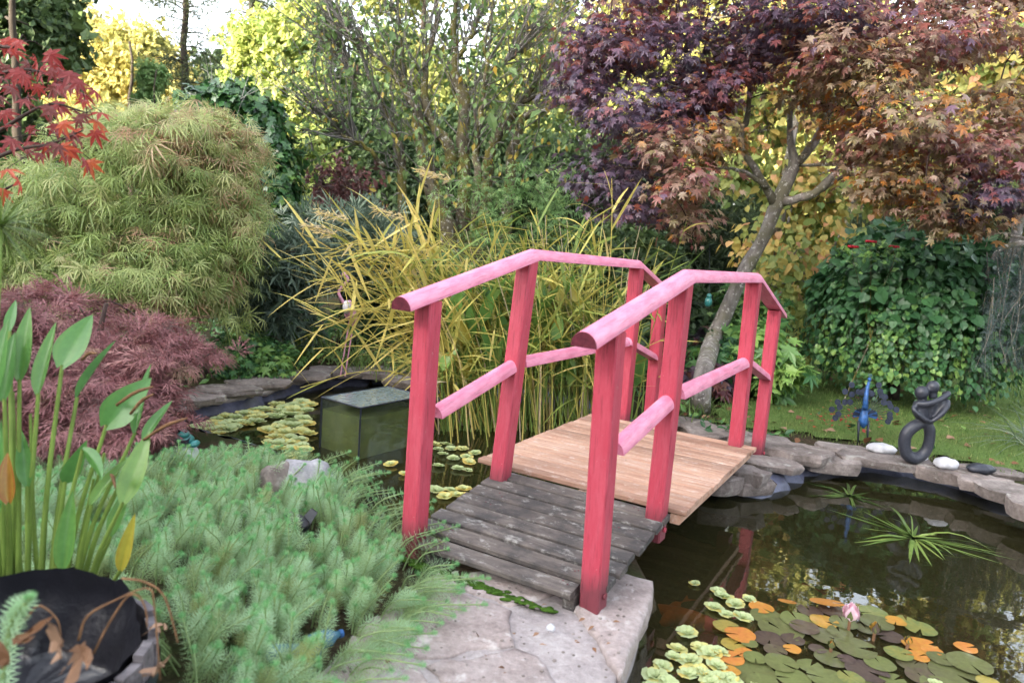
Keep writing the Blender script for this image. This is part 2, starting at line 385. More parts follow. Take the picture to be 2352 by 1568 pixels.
M['lf_pad'] = leaf_mat('lily_pad', [(0, (.05, .035, .035)), (.22, (.105, .075, .06)), (.4, (.11, .115, .05)), (.6, (.16, .19, .065)), (.75, (.34, .27, .06)), (.9, (.50, .235, .045)), (1, (.52, .18, .055))], .1, .22, .6)
M['lf_sword'] = leaf_mat('sword_leaf', [(0, (.05, .09, .02)), (.6, (.15, .24, .05)), (1, (.33, .42, .10))], .25, .35, .5)
M['lf_grass'] = leaf_mat('grass_blade', [(0, (.06, .12, .025)), (.6, (.15, .24, .06)), (1, (.28, .32, .11))], .25, .6)

# ---------------------------------------------------------------- leaf templates (base at origin, along +y, normal +z, length 1)
def t_ovate(w=.5):
    h = w / 2
    V = A([0, 0, 0], [h * .8, .28, .06], [h, .5, .07], [0, .5, -.02], [-h, .5, .07], [-h * .8, .28, .06], [0, 1, -.12])
    return V, np.array([[0, 1, 3], [1, 2, 3], [2, 6, 3], [3, 6, 4], [3, 4, 5], [0, 3, 5]])
def t_small(w=.5):
    h = w / 2
    return A([0, 0, 0], [h, .45, .05], [0, 1, -.06], [-h, .45, .05]), np.array([[0, 1, 2], [0, 2, 3]])
def t_heart(w=.95):
    h = w / 2
    R = [(0, .06, 0), (h * .55, -.06, .0), (h, .22, .03), (h * .78, .6, .02), (0, 1, -.1), (-h * .78, .6, .02), (-h, .22, .03), (-h * .55, -.06, 0)]
    V = np.array(R + [(0, .4, -.05)]); n = 8
    return V, np.array([[8, i, (i + 1) % n] for i in range(n)])
def t_maple(lobes=((0, 1), (48, .9), (95, .66), (140, .4)), notch=.36, wid=.11, droop=.22):
    c = A(0, .18, 0); pts = []
    full = sorted([(a, l) for a, l in lobes] + [(-a, l) for a, l in lobes if a])
    for i, (a, l) in enumerate(full):
        d = A(math.sin(math.radians(a)), math.cos(math.radians(a)), 0); q = A(d[1], -d[0], 0); l = l * .82
        if i:
            am = math.radians((a + full[i - 1][0]) / 2); pts.append(c + notch * .75 * A(math.sin(am), math.cos(am), 0))
        pts += [c + d * l * .55 - q * wid, c + d * l, c + d * l * .55 + q * wid]
    P = np.array(pts); r = np.linalg.norm(P[:, :2] - c[:2], axis=1); P[:, 2] = -droop * r ** 2
    V = np.vstack([P, c[None], [[0, 0, 0]]]); n = len(P)
    F = [[n, i, i + 1] for i in range(n - 1)] + [[n, n - 1, n + 1], [n, n + 1, 0]]
    return V, np.array(F)
def t_lobed(angles, lens, w=.06, droop=.5, barbs=0):
    V = []; F = []
    for a, l in zip(angles, lens):
        d = A(math.sin(math.radians(a)), math.cos(math.radians(a)), 0); q = A(d[1], -d[0], 0)
        b = len(V)
        def P(t, s): 
            p = d * l * t + q * s; p[2] = -droop * (l * t) ** 2 ; return p
        V += [P(0.0, 0), P(.4, w), P(.4, -w), P(.75, w * .6), P(.75, -w * .6), P(1, 0)]
        F += [[b, b + 1, b + 2], [b + 1, b + 3, b + 2], [b + 2, b + 3, b + 4], [b + 3, b + 5, b + 4]]
        for k in range(barbs):
            t = .3 + .55 * k / max(1, barbs)
            for sg in (1, -1):
                e = len(V); p0 = P(t, 0); p1 = P(t + .1, 0); p2 = P(t + .26, sg * .17 * (1.1 - t)); V += [p0, p1, p2]; F.append([e, e + 1, e + 2])
    return np.array(V), np.array(F)
def t_spray(n=5, w=.5, seed=1, spread=.9):
    r = np.random.default_rng(seed); Vs = []; Fs = []; tv, tf = t_small(w); b = 0
    for i in range(n):
        d = nrm(r.normal(size=3) * spread + A(0, .7, -.1)); z = nrm(np.cross(d, r.normal(size=3))); x = np.cross(d, z)
        Vs.append((tv * r.uniform(.4, .65)) @ np.array([x, d, z]) + r.normal(size=3) * .22 + A(0, .3, 0)); Fs.append(tf + b); b += len(tv)
    return np.concatenate(Vs), np.concatenate(Fs)
T_OV = t_ovate(.48); T_OVW = t_ovate(.7); T_SM = t_small(.5); T_HEART = t_heart(); T_MAPLE = t_maple()
T_IVY = t_maple(((0, 1), (60, .8), (130, .55)), .6, .22, .1)
T_THREAD = t_lobed([0, 30, -30, 62, -62, 95, -95], [1, .95, .95, .82, .82, .5, .5], .034, .6)
T_LACE = t_lobed([0, 30, -30, 60, -60, 95, -95], [1, .95, .95, .8, .8, .55, .55], .022, .45, 3)
T_NARROW = t_small(.16); T_NARROW3 = t_lobed([0, 40, -40], [1, .9, .9], .06, .25)
T_SPRAY = t_spray(6, .55, 2); T_NEEDLE = t_spray(9, .14, 3, .7); T_TUFT = t_spray(10, .10, 4, 1.5)

def scatter(tmpl, P, Y, N, sc):
    tv, tf = tmpl
    Y = nrm(Y); X = nrm(np.cross(Y, N)); Z = np.cross(X, Y)
    V = (P[:, None] + sc[:, None, None] * (tv[None, :, 0, None] * X[:, None] + tv[None, :, 1, None] * Y[:, None] + tv[None, :, 2, None] * Z[:, None])).reshape(-1, 3)
    F = (tf[None] + (np.arange(len(P)) * len(tv))[:, None, None]).reshape(-1, tf.shape[1])
    return V, F
class Leaves:
    """arrays of leaf placements"""
    def __init__(s): s.a = [[], [], [], [], []]
    def add(s, P, Y, N, sc, t):
        n = len(P)
        for l, v in zip(s.a, (P, Y, N, np.broadcast_to(sc, (n,)), np.broadcast_to(t, (n,)))): l.append(np.asarray(v, float))
        return s
    def get(s): return [np.concatenate(x) for x in s.a]
    def build(s, tmpl, name, mat, parent, singles=0, single_name='leaf', maxpx=None):
        P, Y, N, sc, t = s.get(); t = np.clip(t, 0, 1)
        keep = np.ones(len(P), bool)
        if singles:
            x, y = topx(P); d = depth(P)
            ok = (x > 5) & (x < 2347) & (y > 5) & (y < 1563) & (d > .3)
            score = np.where(ok, sc / np.maximum(d, .3), -1)
            # spread the single leaves over the front of the crown: the nearest ones in small picture cells
            cell = (np.floor(x / 26).astype(int) * 1000 + np.floor(y / 26).astype(int))
            order = np.argsort(d + (~ok) * 1e6)
            _, first = np.unique(cell[order], return_index=True)
            cand = order[first]; cand = cand[ok[cand]]
            cand = cand[np.argsort(-score[cand])][:singles]
            if len(cand) < singles:
                rest = np.setdiff1d(np.argsort(-score)[:singles * 2], cand, assume_unique=False)
                rest = rest[ok[rest]]; cand = np.concatenate([cand, rest[:singles - len(cand)]])
            leaf_singles(tmpl, P[cand], Y[cand], N[cand], sc[cand], t[cand], single_name, mat, parent)
            keep[cand] = False
        P, Y, N, sc, t = P[keep], Y[keep], N[keep], sc[keep], t[keep]
        if not len(P): return None
        V, F = scatter(tmpl, P, Y, N, sc)
        return part(name, V, F, mat, parent, np.repeat(t, len(tmpl[0])), False, 'stuff' if singles else None)
def leaf_singles(tmpl, P, Y, N, sc, t, name, mat, parent, nvar=10):
    base = wloc(parent); ms = {}
    Y = nrm(Y); X = nrm(np.cross(Y, N)); Z = np.cross(X, Y)
    for i in range(len(P)):
        k = int(np.clip(t[i], 0, .999) * nvar)
        if k not in ms: ms[k] = mesh_np(name, tmpl[0], tmpl[1], mat, np.full(len(tmpl[0]), (k + .5) / nvar))
        o = bpy.data.objects.new(name, ms[k]); COL.objects.link(o); o.parent = parent
        s = sc[i]; p = P[i] - base
        o.matrix_basis = Matrix([[X[i][r] * s, Y[i][r] * s, Z[i][r] * s, p[r]] for r in range(3)] + [[0, 0, 0, 1]])

def blob(px, py, D, rx, ry, rz=None, tint=.5, w=1.0):
    """a crown lobe: centre seen at px,py at depth D; half sizes rx, ry given in frame pixels at that depth"""
    k = D / FPX
    return dict(c=at(px, py, D), r=A(rx * k, (rz if rz else (rx + ry) / 2 * k), ry * k), w=w, t=tint)
def crown(rng, blobs, ncl, per, sig, size, shell=.45, flat=1.0, droop=.5, out=.6, rand=.5, up=1.0, tj=.12, tc=.15, sizej=.3, front=0.0, nout=.5):
    L = Leaves(); w = np.array([(b['r'].prod()) ** (2 / 3) * b['w'] for b in blobs]); w /= w.sum()
    idx = rng.choice(len(blobs), ncl, p=w)
    C = np.array([b['c'] for b in blobs])[idx]; R = np.array([b['r'] for b in blobs])[idx]; T = np.array([b['t'] for b in blobs])[idx]
    u = nrm(rng.normal(size=(ncl, 3)))
    if front: 
        tocam = nrm(CAM - C); back = (u * tocam).sum(1) < 0; flip = back & (rng.random(ncl) < front)
        u[flip] -= 2 * (u[flip] * tocam[flip]).sum(1, keepdims=True) * tocam[flip]
    rr = rng.uniform(shell, 1, ncl) ** .6
    cc = C + u * R * rr[:, None]
    ct = T + rng.normal(size=ncl) * tc
    n = ncl * per; ci = np.repeat(np.arange(ncl), per)
    P = cc[ci] + rng.normal(size=(n, 3)) * sig * A(1, 1, flat)
    o = nrm((P - C[ci]) / R[ci]); o = nrm(o * A(1, 1, .6))
    Y = nrm(o * out + A(0, 0, -droop) + rng.normal(size=(n, 3)) * rand)
    N = A(0, 0, up) + o * nout + rng.normal(size=(n, 3)) * rand * .8
    L.add(P, Y, N, size * np.exp(rng.normal(size=n) * sizej), ct[ci] + rng.normal(size=n) * tj)
    return L, cc
def branches(rng, skel, targets, r0=.012, r1=.003, sides=4, wig=.06, mb=None, sag=.0):
    """join every target to the nearest point of the growing skeleton (list of points)"""
    mb = mb or MB(); pts = np.array(skel, float)
    order = np.argsort([np.min(((pts - t) ** 2).sum(1)) for t in targets])
    for i in order:
        t = targets[i]; d = ((pts - t) ** 2).sum(1) + np.maximum(0, pts[:, 2] - t[2]) * .6
        p = pts[np.argmin(d)]; L = np.linalg.norm(t - p)
        if L < .03: continue
        m1 = p + (t - p) * .35 + rng.normal(size=3) * wig * L + A(0, 0, .10 * L); m2 = p + (t - p) * .7 + rng.normal(size=3) * wig * L + A(0, 0, .06 * L)
        q = spline([p, m1, m2, t], 6)
        mb.add(*tube(q, np.linspace(min(r0, r0 * (.4 + L)), r1, 6), sides, False))
        pts = np.vstack([pts, q[2:]])
    return mb

# ---------------------------------------------------------------- ground, pond, lawn
WZ = -0.15
pond_px = [(1425, 1575), (1478, 1440), (1505, 1350), (1440, 1318), (1250, 1290), (1040, 1250), (930, 1205), (850, 1190), (740, 1120), (640, 1065),
           (540, 1035), (450, 1012), (392, 985), (430, 962), (560, 935), (680, 900), (760, 888), (900, 878), (1050, 905), (1250, 925),
           (1400, 960), (1520, 1050), (1640, 1128), (1740, 1140), (1800, 1106), (1850, 1086), (1940, 1074), (2050, 1086), (2150, 1106), (2352, 1168), (2600, 1250), (3100, 1420)]
POND = np.array([onz(x, y, WZ)[:2] for x, y in pond_px])
POND = np.vstack([[POND[0][0] - .12, 1.3], POND, [POND[-1][0] + .8, 1.4]])
def poly_sd(P, poly):
    """signed distance (negative inside)"""
    x, y = P[:, 0], P[:, 1]; best = np.full(len(P), 1e9); ins = np.zeros(len(P), bool)
    for i in range(len(poly)):
        a, b = poly[i - 1], poly[i]; e = b - a; w = P - a
        t = np.clip((w @ e) / (e @ e), 0, 1); best = np.minimum(best, ((w - t[:, None] * e) ** 2).sum(1))
        c = ((a[1] > y) != (b[1] > y)); 
        with np.errstate(divide='ignore', invalid='ignore'):
            xi = (b[0] - a[0]) * (y - a[1]) / (b[1] - a[1]) + a[0]
        ins ^= c & (x < xi)
    d = np.sqrt(best); return np.where(ins, -d, d)
def sstep(a, b, x):
    t = np.clip((x - a) / (b - a), 0, 1); return t * t * (3 - 2 * t)
def lump(x, y):
    return .5 * np.sin(x * 1.7 + y * .6) * np.sin(y * 1.3 - x * .4) + .3 * np.sin(x * 4.1 + 1) * np.sin(y * 3.7 + 2)
hd2 = sdir[:2] / np.linalg.norm(sdir[:2])
def ground_z(x, y):
    x = np.asarray(x, float); y = np.asarray(y, float)
    z = -.025 + .018 * lump(x, y) + .02 * np.maximum(0, y - 9) * 1.2
    s = x * hd2[0] + y * hd2[1]                        # distance towards the sun: unseen hill behind the camera, added to shade the garden
    q = x * hd2[1] - y * hd2[0]
    z += (14.8 + .6 * np.sin(q * .23) + .6 * np.sin(q * .61 + 1) - 6.4 * sstep(7, 20, q)) * sstep(11, 27, s)
    return z
def build_ground():
    xs = np.unique(np.concatenate([np.linspace(-75, -5, 50), np.arange(-5, 7, .085), np.linspace(7, 75, 45)]))
    ys = np.unique(np.concatenate([np.linspace(-75, .8, 55), np.arange(.8, 8.5, .085), np.linspace(8.5, 90, 50)]))
    X, Y = np.meshgrid(xs, ys); x, y = X.ravel(), Y.ravel()
    z = ground_z(x, y)
    near = (x > -6) & (x < 9) & (y > 0) & (y < 10)
    sd = np.full(len(x), 5.0); sd[near] = poly_sd(np.stack([x[near], y[near]], 1), POND)
    z = np.where(sd < .02, WZ - .02 - .75 * sstep(0, .5, -sd), np.where(sd < .10, np.minimum(z, -.05), z))
    V = np.stack([x, y, z], 1); nx, ny = len(xs), len(ys)
    i = (np.arange(ny - 1)[:, None] * nx + np.arange(nx - 1)[None]).ravel()
    F = np.stack([i, i + 1, i + nx + 1, i + nx], 1)
    part('ground', V, F, M['soil'], None, None, True, 'structure')
build_ground()
x0, y0, x1, y1 = POND[:, 0].min() - .2, 1.1, POND[:, 0].max() + .3, POND[:, 1].max() + .2
part('pond_water', A([x0, y0, WZ], [x1, y0, WZ], [x1, y1, WZ], [x0, y1, WZ]), np.array([[0, 1, 2, 3]]), M['water'], None, None, False, 'structure')
def build_liner():
    rng = np.random.default_rng(5)
    P = POND; n = len(P); pts = []
    for i in range(10, n - 3):
        L = np.linalg.norm(P[i + 1] - P[i]); k = max(2, int(L / .07))
        for t in np.arange(k) / k: pts.append(P[i] * (1 - t) + P[i + 1] * t)
    pts = np.array(pts); tg = nrm(np.gradient(pts, axis=0)); nr = np.stack([tg[:, 1], -tg[:, 0]], 1)
    inside = poly_sd(pts + nr * .03, POND) < poly_sd(pts - nr * .03, POND); s = np.where(inside, 1, -1)[:, None]; nr = nr * s
    w1 = rng.normal(size=len(pts)) * .012; w2 = rng.normal(size=len(pts)) * .010
    rows = [np.column_stack([pts - nr * .05, np.full(len(pts), -.055) + w2 * .5]), np.column_stack([pts + nr * (.018 + w1[:, None]), -.088 + w2 * .7]),
            np.column_stack([pts + nr * (.05 + w1[:, None] * 1.5), WZ + .004 + w1]), np.column_stack([pts + nr * .12, np.full(len(pts), WZ - .10)])]
    V = np.concatenate(rows); m = len(pts)
    F = np.concatenate([np.stack([r * m + np.arange(m - 1), r * m + np.arange(1, m), (r + 1) * m + np.arange(1, m), (r + 1) * m + np.arange(m - 1)], 1) for r in range(3)])
    part('pond_liner', V, F, M['liner'], None, None, True, 'structure')
build_liner()
LAWN = np.array([onz(x, y, 0)[:2] for x, y in [(1600, 965), (1700, 985), (1850, 1000), (1990, 1018), (2150, 1050), (2352, 1090), (2700, 1150), (3000, 900), (2500, 860), (2100, 850), (1900, 815), (1780, 800), (1690, 845), (1650, 905)]])
def build_lawn():
    rng = np.random.default_rng(6)
    mn, mx = LAWN.min(0), LAWN.max(0); st = .12
    xs = np.arange(mn[0], mx[0], st); ys = np.arange(mn[1], mx[1], st); X, Y = np.meshgrid(xs, ys); x, y = X.ravel(), Y.ravel()
    ins = poly_sd(np.stack([x, y], 1), LAWN) < -.02
    V = np.stack([x, y, ground_z(x, y) + .02], 1); nx = len(xs)
    i = (np.arange(len(ys) - 1)[:, None] * nx + np.arange(nx - 1)[None]).ravel()
    F = np.stack([i, i + 1, i + nx + 1, i + nx], 1); F = F[ins[F].all(1)]
    part('lawn', V, F, M['lawn'], None, None, True, 'structure')
    n = 60000; p = rng.uniform(mn, mx, (n, 2)); p = p[poly_sd(p, LAWN) < .08]
    dd = p[:, 1]; p = p[rng.random(len(p)) < np.clip(12 / np.maximum(dd, 4) ** 1.3, 0, 1)]
    n = len(p); P = np.column_stack([p, ground_z(p[:, 0], p[:, 1]) + .015])
    L = Leaves().add(P, A(0, 0, 1) + rng.normal(size=(n, 3)) * .35, rng.normal(size=(n, 3)) + A(0, -.5, 0), rng.uniform(.018, .045, n), rng.normal(.5, .25, n))
    L.build(t_small(.16), 'lawn_grass', M['lf_grass'], None)['kind'] = 'stuff'
build_lawn()

# ---------------------------------------------------------------- stones
def stone_mesh(rng, poly, z, th, rough=.012, bev=.018, under=.0):
    """irregular slab: plan polygon (n,2), top at z; bevelled, uneven"""
    poly = np.asarray(poly, float); c = poly.mean(0); n = len(poly)
    def inset(p, d):
        v = p - c; L = np.linalg.norm(v, axis=1, keepdims=True); return c + v * np.maximum(.2, (L - d) / L)
    dz = lambda s: rng.normal(size=n) * rough * s
    rows = [np.column_stack([inset(poly, bev * 2.2), z + dz(.5)]), np.column_stack([inset(poly, bev * .5), z - bev * .45 + dz(.4)]), np.column_stack([poly + rng.normal(size=(n, 2)) * rough * .4, np.full(n, z - bev * 1.2) + dz(.3)]),
            np.column_stack([inset(poly, under * .4 - .004) + rng.normal(size=(n, 2)) * rough * .5, np.full(n, z - th * .6)]), np.column_stack([inset(poly, under), np.full(n, z - th)])]
    V = np.vstack(rows + [[[c[0], c[1], z + rng.normal() * rough * .5]]]); F4 = []; F3 = []
    for r in range(len(rows) - 1):
        for j in range(n): k = (j + 1) % n; F4.append([r * n + j, (r + 1) * n + j, (r + 1) * n + k, r * n + k])
    for j in range(n): F3.append([len(V) - 1, j, (j + 1) % n])
    return V, [np.array(F3), np.array(F4)]
def resample(poly, step, rng=None, jit=0.0):
    out = []
    for i in range(len(poly)):
        a, b = np.asarray(poly[i]), np.asarray(poly[(i + 1) % len(poly)]); k = max(1, int(round(np.linalg.norm(b - a) / step)))
        for t in np.arange(k) / k: out.append(a * (1 - t) + b * t)
    out = np.array(out)
    if jit: out += rng.normal(size=out.shape) * jit
    return out
def clip_half(poly, p, nrm_):
    out = []
    for i in range(len(poly)):
        a, b = poly[i - 1], poly[i]; da, db = (a - p) @ nrm_, (b - p) @ nrm_
        if (da <= 0) != (db <= 0): out.append(a + (b - a) * (da / (da - db)))
        if db <= 0: out.append(b)
    return np.array(out)
def area(p):
    return abs(.5 * np.sum(p[:, 0] * np.roll(p[:, 1], -1) - p[:, 1] * np.roll(p[:, 0], -1)))

terr = structure('stone_terrace')
REG_PX = [(640, 1640), (760, 1500), (870, 1400), (960, 1345), (1010, 1310), (1330, 1300), (1440, 1318), (1500, 1340), (1470, 1440), (1424, 1556), (1380, 1700), (1300, 1900), (500, 1900)]
REG = np.array([onz(x, y, 0)[:2] for x, y in REG_PX])
def build_terrace():
    rng = np.random.default_rng(11)
    c = REG.mean(0); base = c + (REG - c) * .97
    V, F = stone_mesh(rng, resample(base, .1), -.012, .2, .002, .006)
    part('mortar_bed', V, F, M['mortar'], terr, None, True)
    mn, mx = REG.min(0), REG.max(0); seeds = []
    for _ in range(900):
        q = rng.uniform(mn, mx)
        if all(np.linalg.norm((q - s)) > .27 for s in seeds): seeds.append(q)
    # the big edge slab under the right post
    big = np.array([onz(x, y, 0)[:2] for x, y in [(1350, 1325), (1440, 1316), (1503, 1336), (1488, 1400), (1468, 1450), (1424, 1556), (1400, 1520), (1370, 1465), (1320, 1400)]])
    V, F = stone_mesh(rng, resample(big, .05, rng, .003), .008, .12, .007, .014, .02); part('flagstone', V, F, M['flag'], terr, None, True)
    seeds = np.array(seeds)
    for i, s in enumerate(seeds):
        if poly_sd(s[None], big)[0] < .04: continue
        p = REG.copy()
        for j, t in enumerate(seeds):
            if i != j and np.linalg.norm(t - s) < .9:
                d = t - s; p = clip_half(p, (s + t) / 2, d / np.linalg.norm(d))
                if len(p) < 3: break
        if len(p) < 3: continue
        if poly_sd(p.mean(0)[None], REG)[0] > 0: continue
        # keep clear of the big slab
        bs = poly_sd(p, big)
        if (bs < .0).any():
            cc = p.mean(0); p = np.array([q if d > .012 else q + (cc - q) * min(.9, (.02 - d) / max(.02, np.linalg.norm(cc - q))) for q, d in zip(p, bs)])
        cc = p.mean(0); v = p - cc; L = np.linalg.norm(v, axis=1, keepdims=True); p = cc + v * np.maximum(.3, (L - .02) / L)
        if area(p) < .012: continue
        V, F = stone_mesh(rng, resample(p, .055, rng, .007), rng.uniform(-.008, .008), .1, .005, .008); part('flagstone', V, F, M['flag'], terr, None, True)
build_terrace()

edge = structure('pond_edging')
def bank(px, py, z, L, Wd, rot, th=.08, seed=0, mat='bank_stone', under=.02):
    rng = np.random.default_rng(seed + 100); c = onz(px, py, z)[:2]; n = 13
    a = np.arange(n) * 2 * math.pi / n + rng.normal(size=n) * .1
    sq = (np.abs(np.cos(a)) ** 3.2 + np.abs(np.sin(a)) ** 3.2) ** (-1 / 3.2)
    p = np.stack([np.cos(a) * sq * L / 2, np.sin(a) * sq * Wd / 2], 1) * (1 + rng.normal(size=(n, 1)) * .07)
    r = math.radians(rot); p = p @ np.array([[math.cos(r), math.sin(r)], [-math.sin(r), math.cos(r)]]) + c
    V, F = stone_mesh(rng, resample(p, .085, rng, .009), z, th * .85, .011, .007, under)
    o = part('stone', V, F, M[mat], edge, None, True); o.data.set_sharp_from_angle(angle=math.radians(24))
for k, a in enumerate([(1706, 1075, .02, .27, .20, -10, .10), (1712, 1098, -.055, .34, .24, 5, .09), (1778, 1058, .0, .36, .24, -8, .06), (1640, 1085, -.01, .30, .3, 20, .12),
                       (1822, 1028, .03, .50, .30, -14, .09), (1905, 1052, -.01, .40, .2, -14, .1), (2030, 1050, .015, .62, .24, -10, .07), (2178, 1076, .012, .42, .22, -16, .1),
                       (2258, 1098, .015, .34, .24, -18, .08), (2330, 1122, .02, .38, .28, -22, .09), (2420, 1160, .04, .46, .3, -24, .12), (2540, 1205, .04, .55, .3, -26, .12), (2700, 1270, .03, .6, .3, -28, .12),
                       (1735, 1003, .02, .45, .35, -5, .06), (1640, 985, .02, .5, .4, 5, .06), (1560, 965, .01, .5, .3, 0, .06), (1945, 1026, .0, .4, .18, -14, .06), (2285, 1078, .01, .36, .2, -16, .06),
                       (425, 908, .0, .52, .30, 26, .06), (520, 890, .005, .5, .30, 30, .06), (600, 873, .0, .5, .32, 28, .06), (690, 857, .01, .55, .34, 24, .06), (775, 849, .0, .5, .35, 15, .06), (860, 848, .0, .55, .35, 8, .07), (950, 872, .01, .5, .3, -4, .07), (1040, 880, .0, .5, .3, -8, .07),
                       (360, 950, -.0, .35, .3, 10, .1), (385, 1030, .04, .2, .16, 10, .12)]):
    bank(*a, seed=k)
# pale mortar between liner and stones on the left bank
def pale_mortar():
    rng = np.random.default_rng(3); mb = MB()
    q = spline([np.append(onz(x, y, WZ)[:2], -.062) for x, y in [(392, 984), (430, 961), (500, 947), (560, 934), (620, 917), (680, 899), (760, 887), (830, 882)]], 40)
    mb.add(*tube(q + rng.normal(size=q.shape) * .006, .032 + rng.random(40) * .014, 7)); mb.build('mortar_bed', M['mortar'], edge, True)
pale_mortar()

# ---------------------------------------------------------------- the bridge
YAW = 0.5188
AX = A(math.sin(YAW), math.cos(YAW), 0); CR = A(math.cos(YAW), -math.sin(YAW), 0)
BO = A(.023, 2.6947, 0); HW = .3815
def bq(s, t, z): return BO + AX * s + CR * t + A(0, 0, z)
def side(px, py, sg):
    """point of the bridge's side plane seen at px,py"""
    r = ray(px, py); p0 = bq(0, sg * HW, 0); k = ((p0 - CAM) @ CR) / (r @ CR); return CAM + r * k
br = thing('footbridge', 'pink red wooden footbridge with half-round handrails, grey ramp and new plank deck over the pond', 'bridge', bq(.7, 0, 0))
rng = np.random.default_rng(21)
HDK = .182; RA = .70; RB = 1.358
post_px = {-1: [((985, 690), (952, 1225)), ((1213, 596), (1152, 1072)), ((1463, 615), (1430, 962)), ((1518, 662), (1496, 930))],
           1: [((1405, 762), (1360, 1412)), ((1568, 640), (1509, 1170)), ((1732, 645), (1691, 1014)), ((1780, 712), (1738, 1050))]}
rail_px = {-1: [(922, 702), (1222, 589), (1463, 610), (1530, 672)], 1: [(1342, 786), (1575, 638), (1735, 641), (1790, 720)]}
mid_px = {-1: [(1000, 945), (1185, 832), (1440, 783), (1507, 822)], 1: [(1412, 1027), (1548, 905), (1714, 828), (1764, 868)]}
zbot = [0.0, .06, .06, -.06]
for sg in (-1, 1):
    tops = []; axes = []
    for i, (t_, b_) in enumerate(post_px[sg]):
        T, B = side(*t_, sg), side(*b_, sg); d = (T - B) / (T[2] - B[2]); B2 = B + d * (zbot[i] - B[2])
        if i in (1, 2): pass
        o = beam('post', B2, T, rect(.075, .082, .006), AX, M['paint'], br, nseg=1)
        axes.append((B2, T))
        # bolt head near the foot
        if sg == 1 or i == 0:
            u = nrm(T - B2); q = B2 + u * (.06 if i in (0, 3) else .05) + CR * .040
            mb = MB(); mb.add(*tube([q, q + CR * .008], .011, 8)); mb.build('bolt', M['paint'], br)
    R = [side(x, y, sg) - A(0, 0, .012) for x, y in rail_px[sg]]
    ds = [nrm(R[i + 1] - R[i]) for i in range(3)]
    upv = A(0, 0, 1)
    for i in range(3):
        bend = lambda a, b: math.tan(.5 * (math.asin(np.clip(a[2], -1, 1)) - math.asin(np.clip(b[2], -1, 1))))
        k0 = -bend(ds[i - 1], ds[i]) if i else 0.0; k1 = bend(ds[i], ds[i + 1]) if i < 2 else 0.0
        p0, p1 = R[i].copy(), R[i + 1].copy()
        if i == 2: p1 = p1 + ds[i] * .05
        if i == 0: beam('end_grain', p0 - ds[0] * .003, p0 - ds[0] * .0002, half_round(.087, .0465), upv, M['end_grain'], br)
        beam('handrail', p0, p1, half_round(.088, .047), upv, M['paint_worn_skylit'], br, k0, k1)
    for i in range(3):
        a, b = side(*mid_px[sg][i], sg), side(*mid_px[sg][i + 1], sg); u = nrm(b - a)
        if i == 1: a = a + u * .045
        beam('mid_rail', a + (0 if i == 1 else 1) * u * .0 - A(0, 0, .02), b - u * .035 - A(0, 0, .02), half_round(.072, .045), upv, M['paint_worn_skylit'], br)
# old ramp
r0 = bq(-.07, 0, .075); r1 = bq(RA - .0, 0, HDK - .012)
u = nrm(r1 - r0); rn = nrm(np.cross(CR, u)); L = np.linalg.norm(r1 - r0); npl = 8; pw = L / npl
for i in range(npl):
    s0 = r0 + u * (pw * (i + .5)); wj = rng.normal() * .004
    hw = HW + .045 + rng.normal() * .004
    off = 0.0; zz = 0.0
    if i == 0: s0 = s0 - u * .006 + CR * -.01; zz = -.008; hw = HW + .02
    l0, l1 = s0 - CR * (hw + off) + rn * (zz + rng.normal() * .002), s0 + CR * (hw - .0) + rn * (zz + rng.normal() * .002)
    if i == 0: l1 = s0 + CR * (HW - .045) + rn * zz
    beam('plank', l0, l1, [(a, b - .024) for a, b in rect(pw - .016 + wj * .5, .026, .005, 0)], rn, M['old_wood'], br)
for sg in (-1, 1):
    a = bq(-.03, sg * (HW - .075), -.0); b = bq(RA + .02, sg * (HW - .075), HDK - .095)
    beam('stringer', a, b, rect(.045, .09, .004), A(0, 0, 1), M['old_wood'], br)
# far ramp
f0 = bq(RA + RB, 0, HDK - .012); f1 = bq(RA + RB + .64, 0, .03); u2 = nrm(f1 - f0); rn2 = nrm(np.cross(CR, u2))
for i in range(6):
    s0 = f0 + u2 * (np.linalg.norm(f1 - f0) / 6 * (i + .5)); beam('plank', s0 - CR * (HW - .05), s0 + CR * (HW - .05), [(a, b - .026) for a, b in rect(.098, .026, .004, 0)], rn2, M['old_wood'], br)
